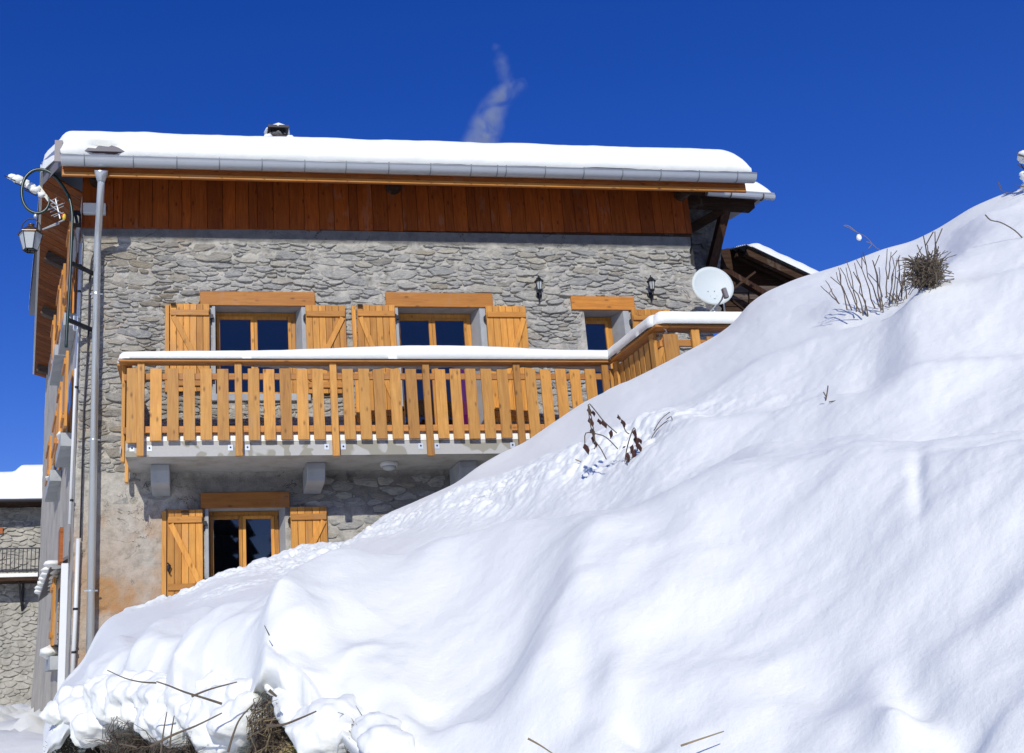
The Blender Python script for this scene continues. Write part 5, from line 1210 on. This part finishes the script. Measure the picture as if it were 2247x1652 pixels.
for (u0, v0, u1, v1) in ((1841, 655, 1800, 640), (1838, 652, 1812, 628), (1858, 668, 1838, 598), (1868, 668, 1835, 612), (1878, 672, 1860, 585), (1888, 675, 1842, 600), (1893, 680, 1855, 598), (1905, 690, 1870, 588), (1908, 692, 1878, 615), (1921, 668, 1882, 582), (1928, 660, 1890, 575), (1930, 650, 1915, 580), (1935, 640, 1918, 585), (1932, 670, 1928, 600), (1938, 690, 1930, 640), (1950, 660, 1960, 578), (1955, 655, 1968, 580), (1962, 665, 1975, 595), (1970, 680, 1990, 578), (1965, 675, 1985, 595), (1990, 655, 1982, 610), (1945, 640, 1942, 560), (1948, 600, 1955, 565), (1977, 640, 1972, 575)): sp.append(((u0, v0+12), (u1, v1-12)))
bush('dry_shrub', 'dry shrub of bare upright stems poking from the snow near the crest', (1900, 690), sp, M_TWIG, .0085, 90, (1945, 660, 1985, 700))
sp = [((2028+rp.uniform(-12, 22), 632+rp.uniform(-8, 8)), (2012+rp.uniform(-14, 52), 545+rp.uniform(-10, 40))) for _ in range(9)]+[((2052, 640), (2050, 508)), ((2056, 632), (2057, 540)), ((2040, 630), (2025, 520)), ((2040, 620), (2012, 540))]
bush('dry_bush', 'dense dark tangled bush of dead twigs right of the dry shrub', (2040, 630), sp, M_TWIG, .009, 620, (2004, 575, 2062, 632))
# snow-laden sapling at the right edge
ref = on_snow(2244, 425); c = empty('sapling', ref, 'snow laden sapling cut by the right edge of the picture', 'shrub')
m = MB(); m.tube([at_depth(2256, 430, ref), at_depth(2254, 380, ref), at_depth(2250, 330, ref)], .02, 6); m.build('stem', M_TWIG, c)
m = MB()
for i in range(30): u, v = 2254+rp.uniform(-10, 26), 335+rp.random()*85; p = at_depth(u, v, ref, rp.uniform(-.2, .2)); m.tube([p, p+Vector((rp.uniform(-.1, .05), 0, rp.uniform(-.03, .07)))], .004, 4)
m.build('branch', M_TWIG, c)
m = MB()
for i in range(20): u, v = 2254+rp.uniform(-12, 22), 338+i*4.4; m.blob(at_depth(u, v, ref, rp.uniform(-.15, .15)), rp.uniform(.025, .055), (1, 1, .8), .35, 6, 8, i)
m.build('sapling_snow', M_SNOW, smooth=True, label='lumps of snow caught on the sapling at the right edge', cat='snow', kind='thing')
px_plant('dry_twig', 'thin dark twig left of the snowy sapling on the skyline', (2200, 425), [[(2215, 424), (2196, 418), (2190, 400), (2196, 412)]], M_TWIG, .006)

# foreground twigs at the rim
def rim_twig(label, pts, r, mat=M_TWIG, rh=None, name='bare_branch', cat='branch'):
    ref = on_snow(*pts[0]); rr_ = rh or math.hypot(ref.x-CAM[0], ref.y-CAM[1])-.12
    P3 = [Vector(onH(u, v, rr_+(dz[0] if dz else 0))) for u, v, *dz in pts]; m = MB(); q = [Vector(p) for p in smooth_pts([tuple(p) for p in P3], 4)]
    m.tube(q, [r*(1-.6*k/len(q)) for k in range(len(q))], 6); return m.build(name, mat, label=label, cat=cat)
rim_twig('reddish branch slanting down across the lower left snow lobes', [(487, 1544), (450, 1532), (405, 1518), (370, 1504), (343, 1495)], .0055, rh=4.3)
rim_twig('thin arching twig continuing up left from the reddish branch', [(343, 1498), (310, 1496), (275, 1488), (235, 1470)], .004, rh=4.7, name='dry_twig', cat='twig')
rim_twig('thin twig curving up right above the middle of the reddish branch', [(420, 1528), (460, 1512), (520, 1496)], .005, rh=4.3, name='dry_twig', cat='twig')
rim_twig('dark twig pointing up right in front of the big hollow', [(585, 1592), (620, 1590), (660, 1575), (694, 1560)], .0055, rh=3.7, name='dry_twig', cat='twig')
rim_twig('long dry twig running from the brush up to the hollow', [(330, 1638), (380, 1612), (430, 1592), (487, 1564)], .006, rh=4.2, name='dry_twig', cat='twig')
rim_twig('thin dark stalk leaning over the snow at the bottom centre left', [(500, 1650), (512, 1610), (527, 1576), (560, 1540)], .005, rh=4.0, name='dry_twig', cat='twig')
rim_twig('small twig sticking out of the middle snow lobe', [(591, 1394), (580, 1372)], .003, name='dry_twig', cat='twig')
rim_twig('short reddish stub above the big hollow', [(590, 1514), (607, 1528)], .008, rh=4.1, name='dry_twig', cat='twig')
rim_twig('dry yellow grass stalk at the bottom centre of the snow', [(1158, 1620), (1185, 1635), (1215, 1655)], .0035, M_STRAW, name='grass_stalk', cat='stalk')
rim_twig('brown grass stalk lying on the snow at the bottom right', [(1493, 1636), (1540, 1620), (1588, 1604)], .003, M_STRAW, name='grass_stalk', cat='stalk')
rim_twig('faint thin stem lying on the slope under the withered weeds', [(1262, 1008), (1285, 1018), (1300, 1030)], .004, M_STRAW, name='grass_stalk', cat='stalk')

# brush under the snow rim
def brush(label, u0, u1, v0, v1, n, rh, lean, mat=M_TWIG, r=.0035, name='brush'):
    m = MB()
    LU, LV = [q[0] for q in LOW], [q[1] for q in LOW]; k = 0; n = int(n*.6); rh += .1; r *= .75
    while k < n:
        u = rp.uniform(u0, u1); v = rp.uniform(v0, v1+30); lt = rp.uniform(25, 85); an = rp.gauss(lean, .7); u2, v2 = u+lt*math.sin(an), v-lt*math.cos(an)*rp.uniform(.5, 1)
        if v2 < np.interp(u2, LU, LV)+rp.uniform(-7, 12) or (v < np.interp(u, LU, LV)): 
            if rp.random() < .985: continue
        k += 1; d1 = rp.uniform(-.05, .12); d2 = d1-rp.uniform(0, .14); p0_ = Vector(onH(u, v, rh+d1)); p2_ = Vector(onH(u2, v2, rh+d2)); p1_ = p0_.lerp(p2_, .5)+Vector((rp.uniform(-.02, .02), 0, rp.uniform(0, .03)))
        m.tube([p0_, p1_, p2_], [r*.8, r*.7, r*.35], 3, False)
    m.build(name, mat, label=label, cat='brush', kind='stuff')
brush('dense grey brush under the far left tip of the snow overhang', 122, 178, 1570, 1655, 420, 6.75, .0)
brush('twiggy brush in the left hollows below the snow lobes', 225, 330, 1585, 1660, 380, 5.35, .1)
brush('dry leaning grass under the middle left snow lobes', 330, 480, 1610, 1670, 420, 4.75, .3, M_TWIG)
brush('matted dark brush filling the big hollow', 540, 640, 1535, 1660, 520, 4.32, .25)
brush('pale straw stalks leaning across the big hollow', 535, 650, 1560, 1670, 110, 4.2, .5, M_STRAW)
brush('mossy green tuft in the small hollow right of the big one', 664, 690, 1612, 1660, 110, 4.25, .1, M_MOSS, .005)
brush('brown straw hanging in the rightmost hollow', 765, 806, 1585, 1665, 220, 3.95, .2, M_STRAW)
brush('brown twigs hanging in the rightmost hollow', 762, 812, 1580, 1665, 160, 3.98, .2)
m = MB(); a = Vector(onH(640, 1600, 4.5)); b = Vector(onH(645, 1700, 4.4)); m.tube([a, a.lerp(b, .5), b], [.07, .09, .1], 9); m.build('tree_stump', M_STRAW, label='ochre broken stump showing inside the big hollow', cat='stump')
# scattered hanging stems in front of the lobes
for i, (u, v, du, dv) in enumerate(((352, 1660, 14, -98), (372, 1640, 10, -70), (545, 1660, 25, -60), (300, 1640, -40, -8), (570, 1660, -30, -90))):
    ref_lab = ('seedy grass stalk standing before the lower left lobes', 'second grass stalk just right of the seedy one', 'slanting stalk left of the big hollow', 'low horizontal twig in the left brush', 'steep stalk crossing the left side of the big hollow')[i]
    rim_twig(ref_lab, [(u, v), (u+du*.4, v+dv*.5), (u+du, v+dv)], .0045, M_TWIG, rh=4.4, name='grass_stalk', cat='stalk')

# conifers across the valley behind the viewer, mirrored in the lower window
def far_trees():
    m = MB(); rt = random.Random(3)
    for i in range(16):
        x = -16+i*2.3+rt.uniform(-1, 1); y = -58+rt.uniform(-5, 5); h = rt.uniform(15, 24); z0 = -.2
        m.tube([(x, y, z0), (x, y, z0+h*.9)], [.25, .05], 6)
        for k in range(12):
            t = k/12; r = (1-t)*h*.19+.15; zz = z0+h*(.1+.88*t); n = 16
            ring = [(x+r*(1 if j % 2 else .6)*rt.uniform(.8, 1.15)*math.cos(2*math.pi*j/n), y+r*(1 if j % 2 else .6)*math.sin(2*math.pi*j/n), zz-r*.25*rt.uniform(.5, 1.4)) for j in range(n)]
            m.add(ring+[(x, y, zz+h*.09)], [(j, (j+1) % n, n) for j in range(n)])
    m.build('distant_trees', plantm('dark_needles', (.05, .07, .06), (.08, .1, .09)), label='dark conifers seen only as a reflection in the lower window', cat='trees', kind='stuff')
far_trees()
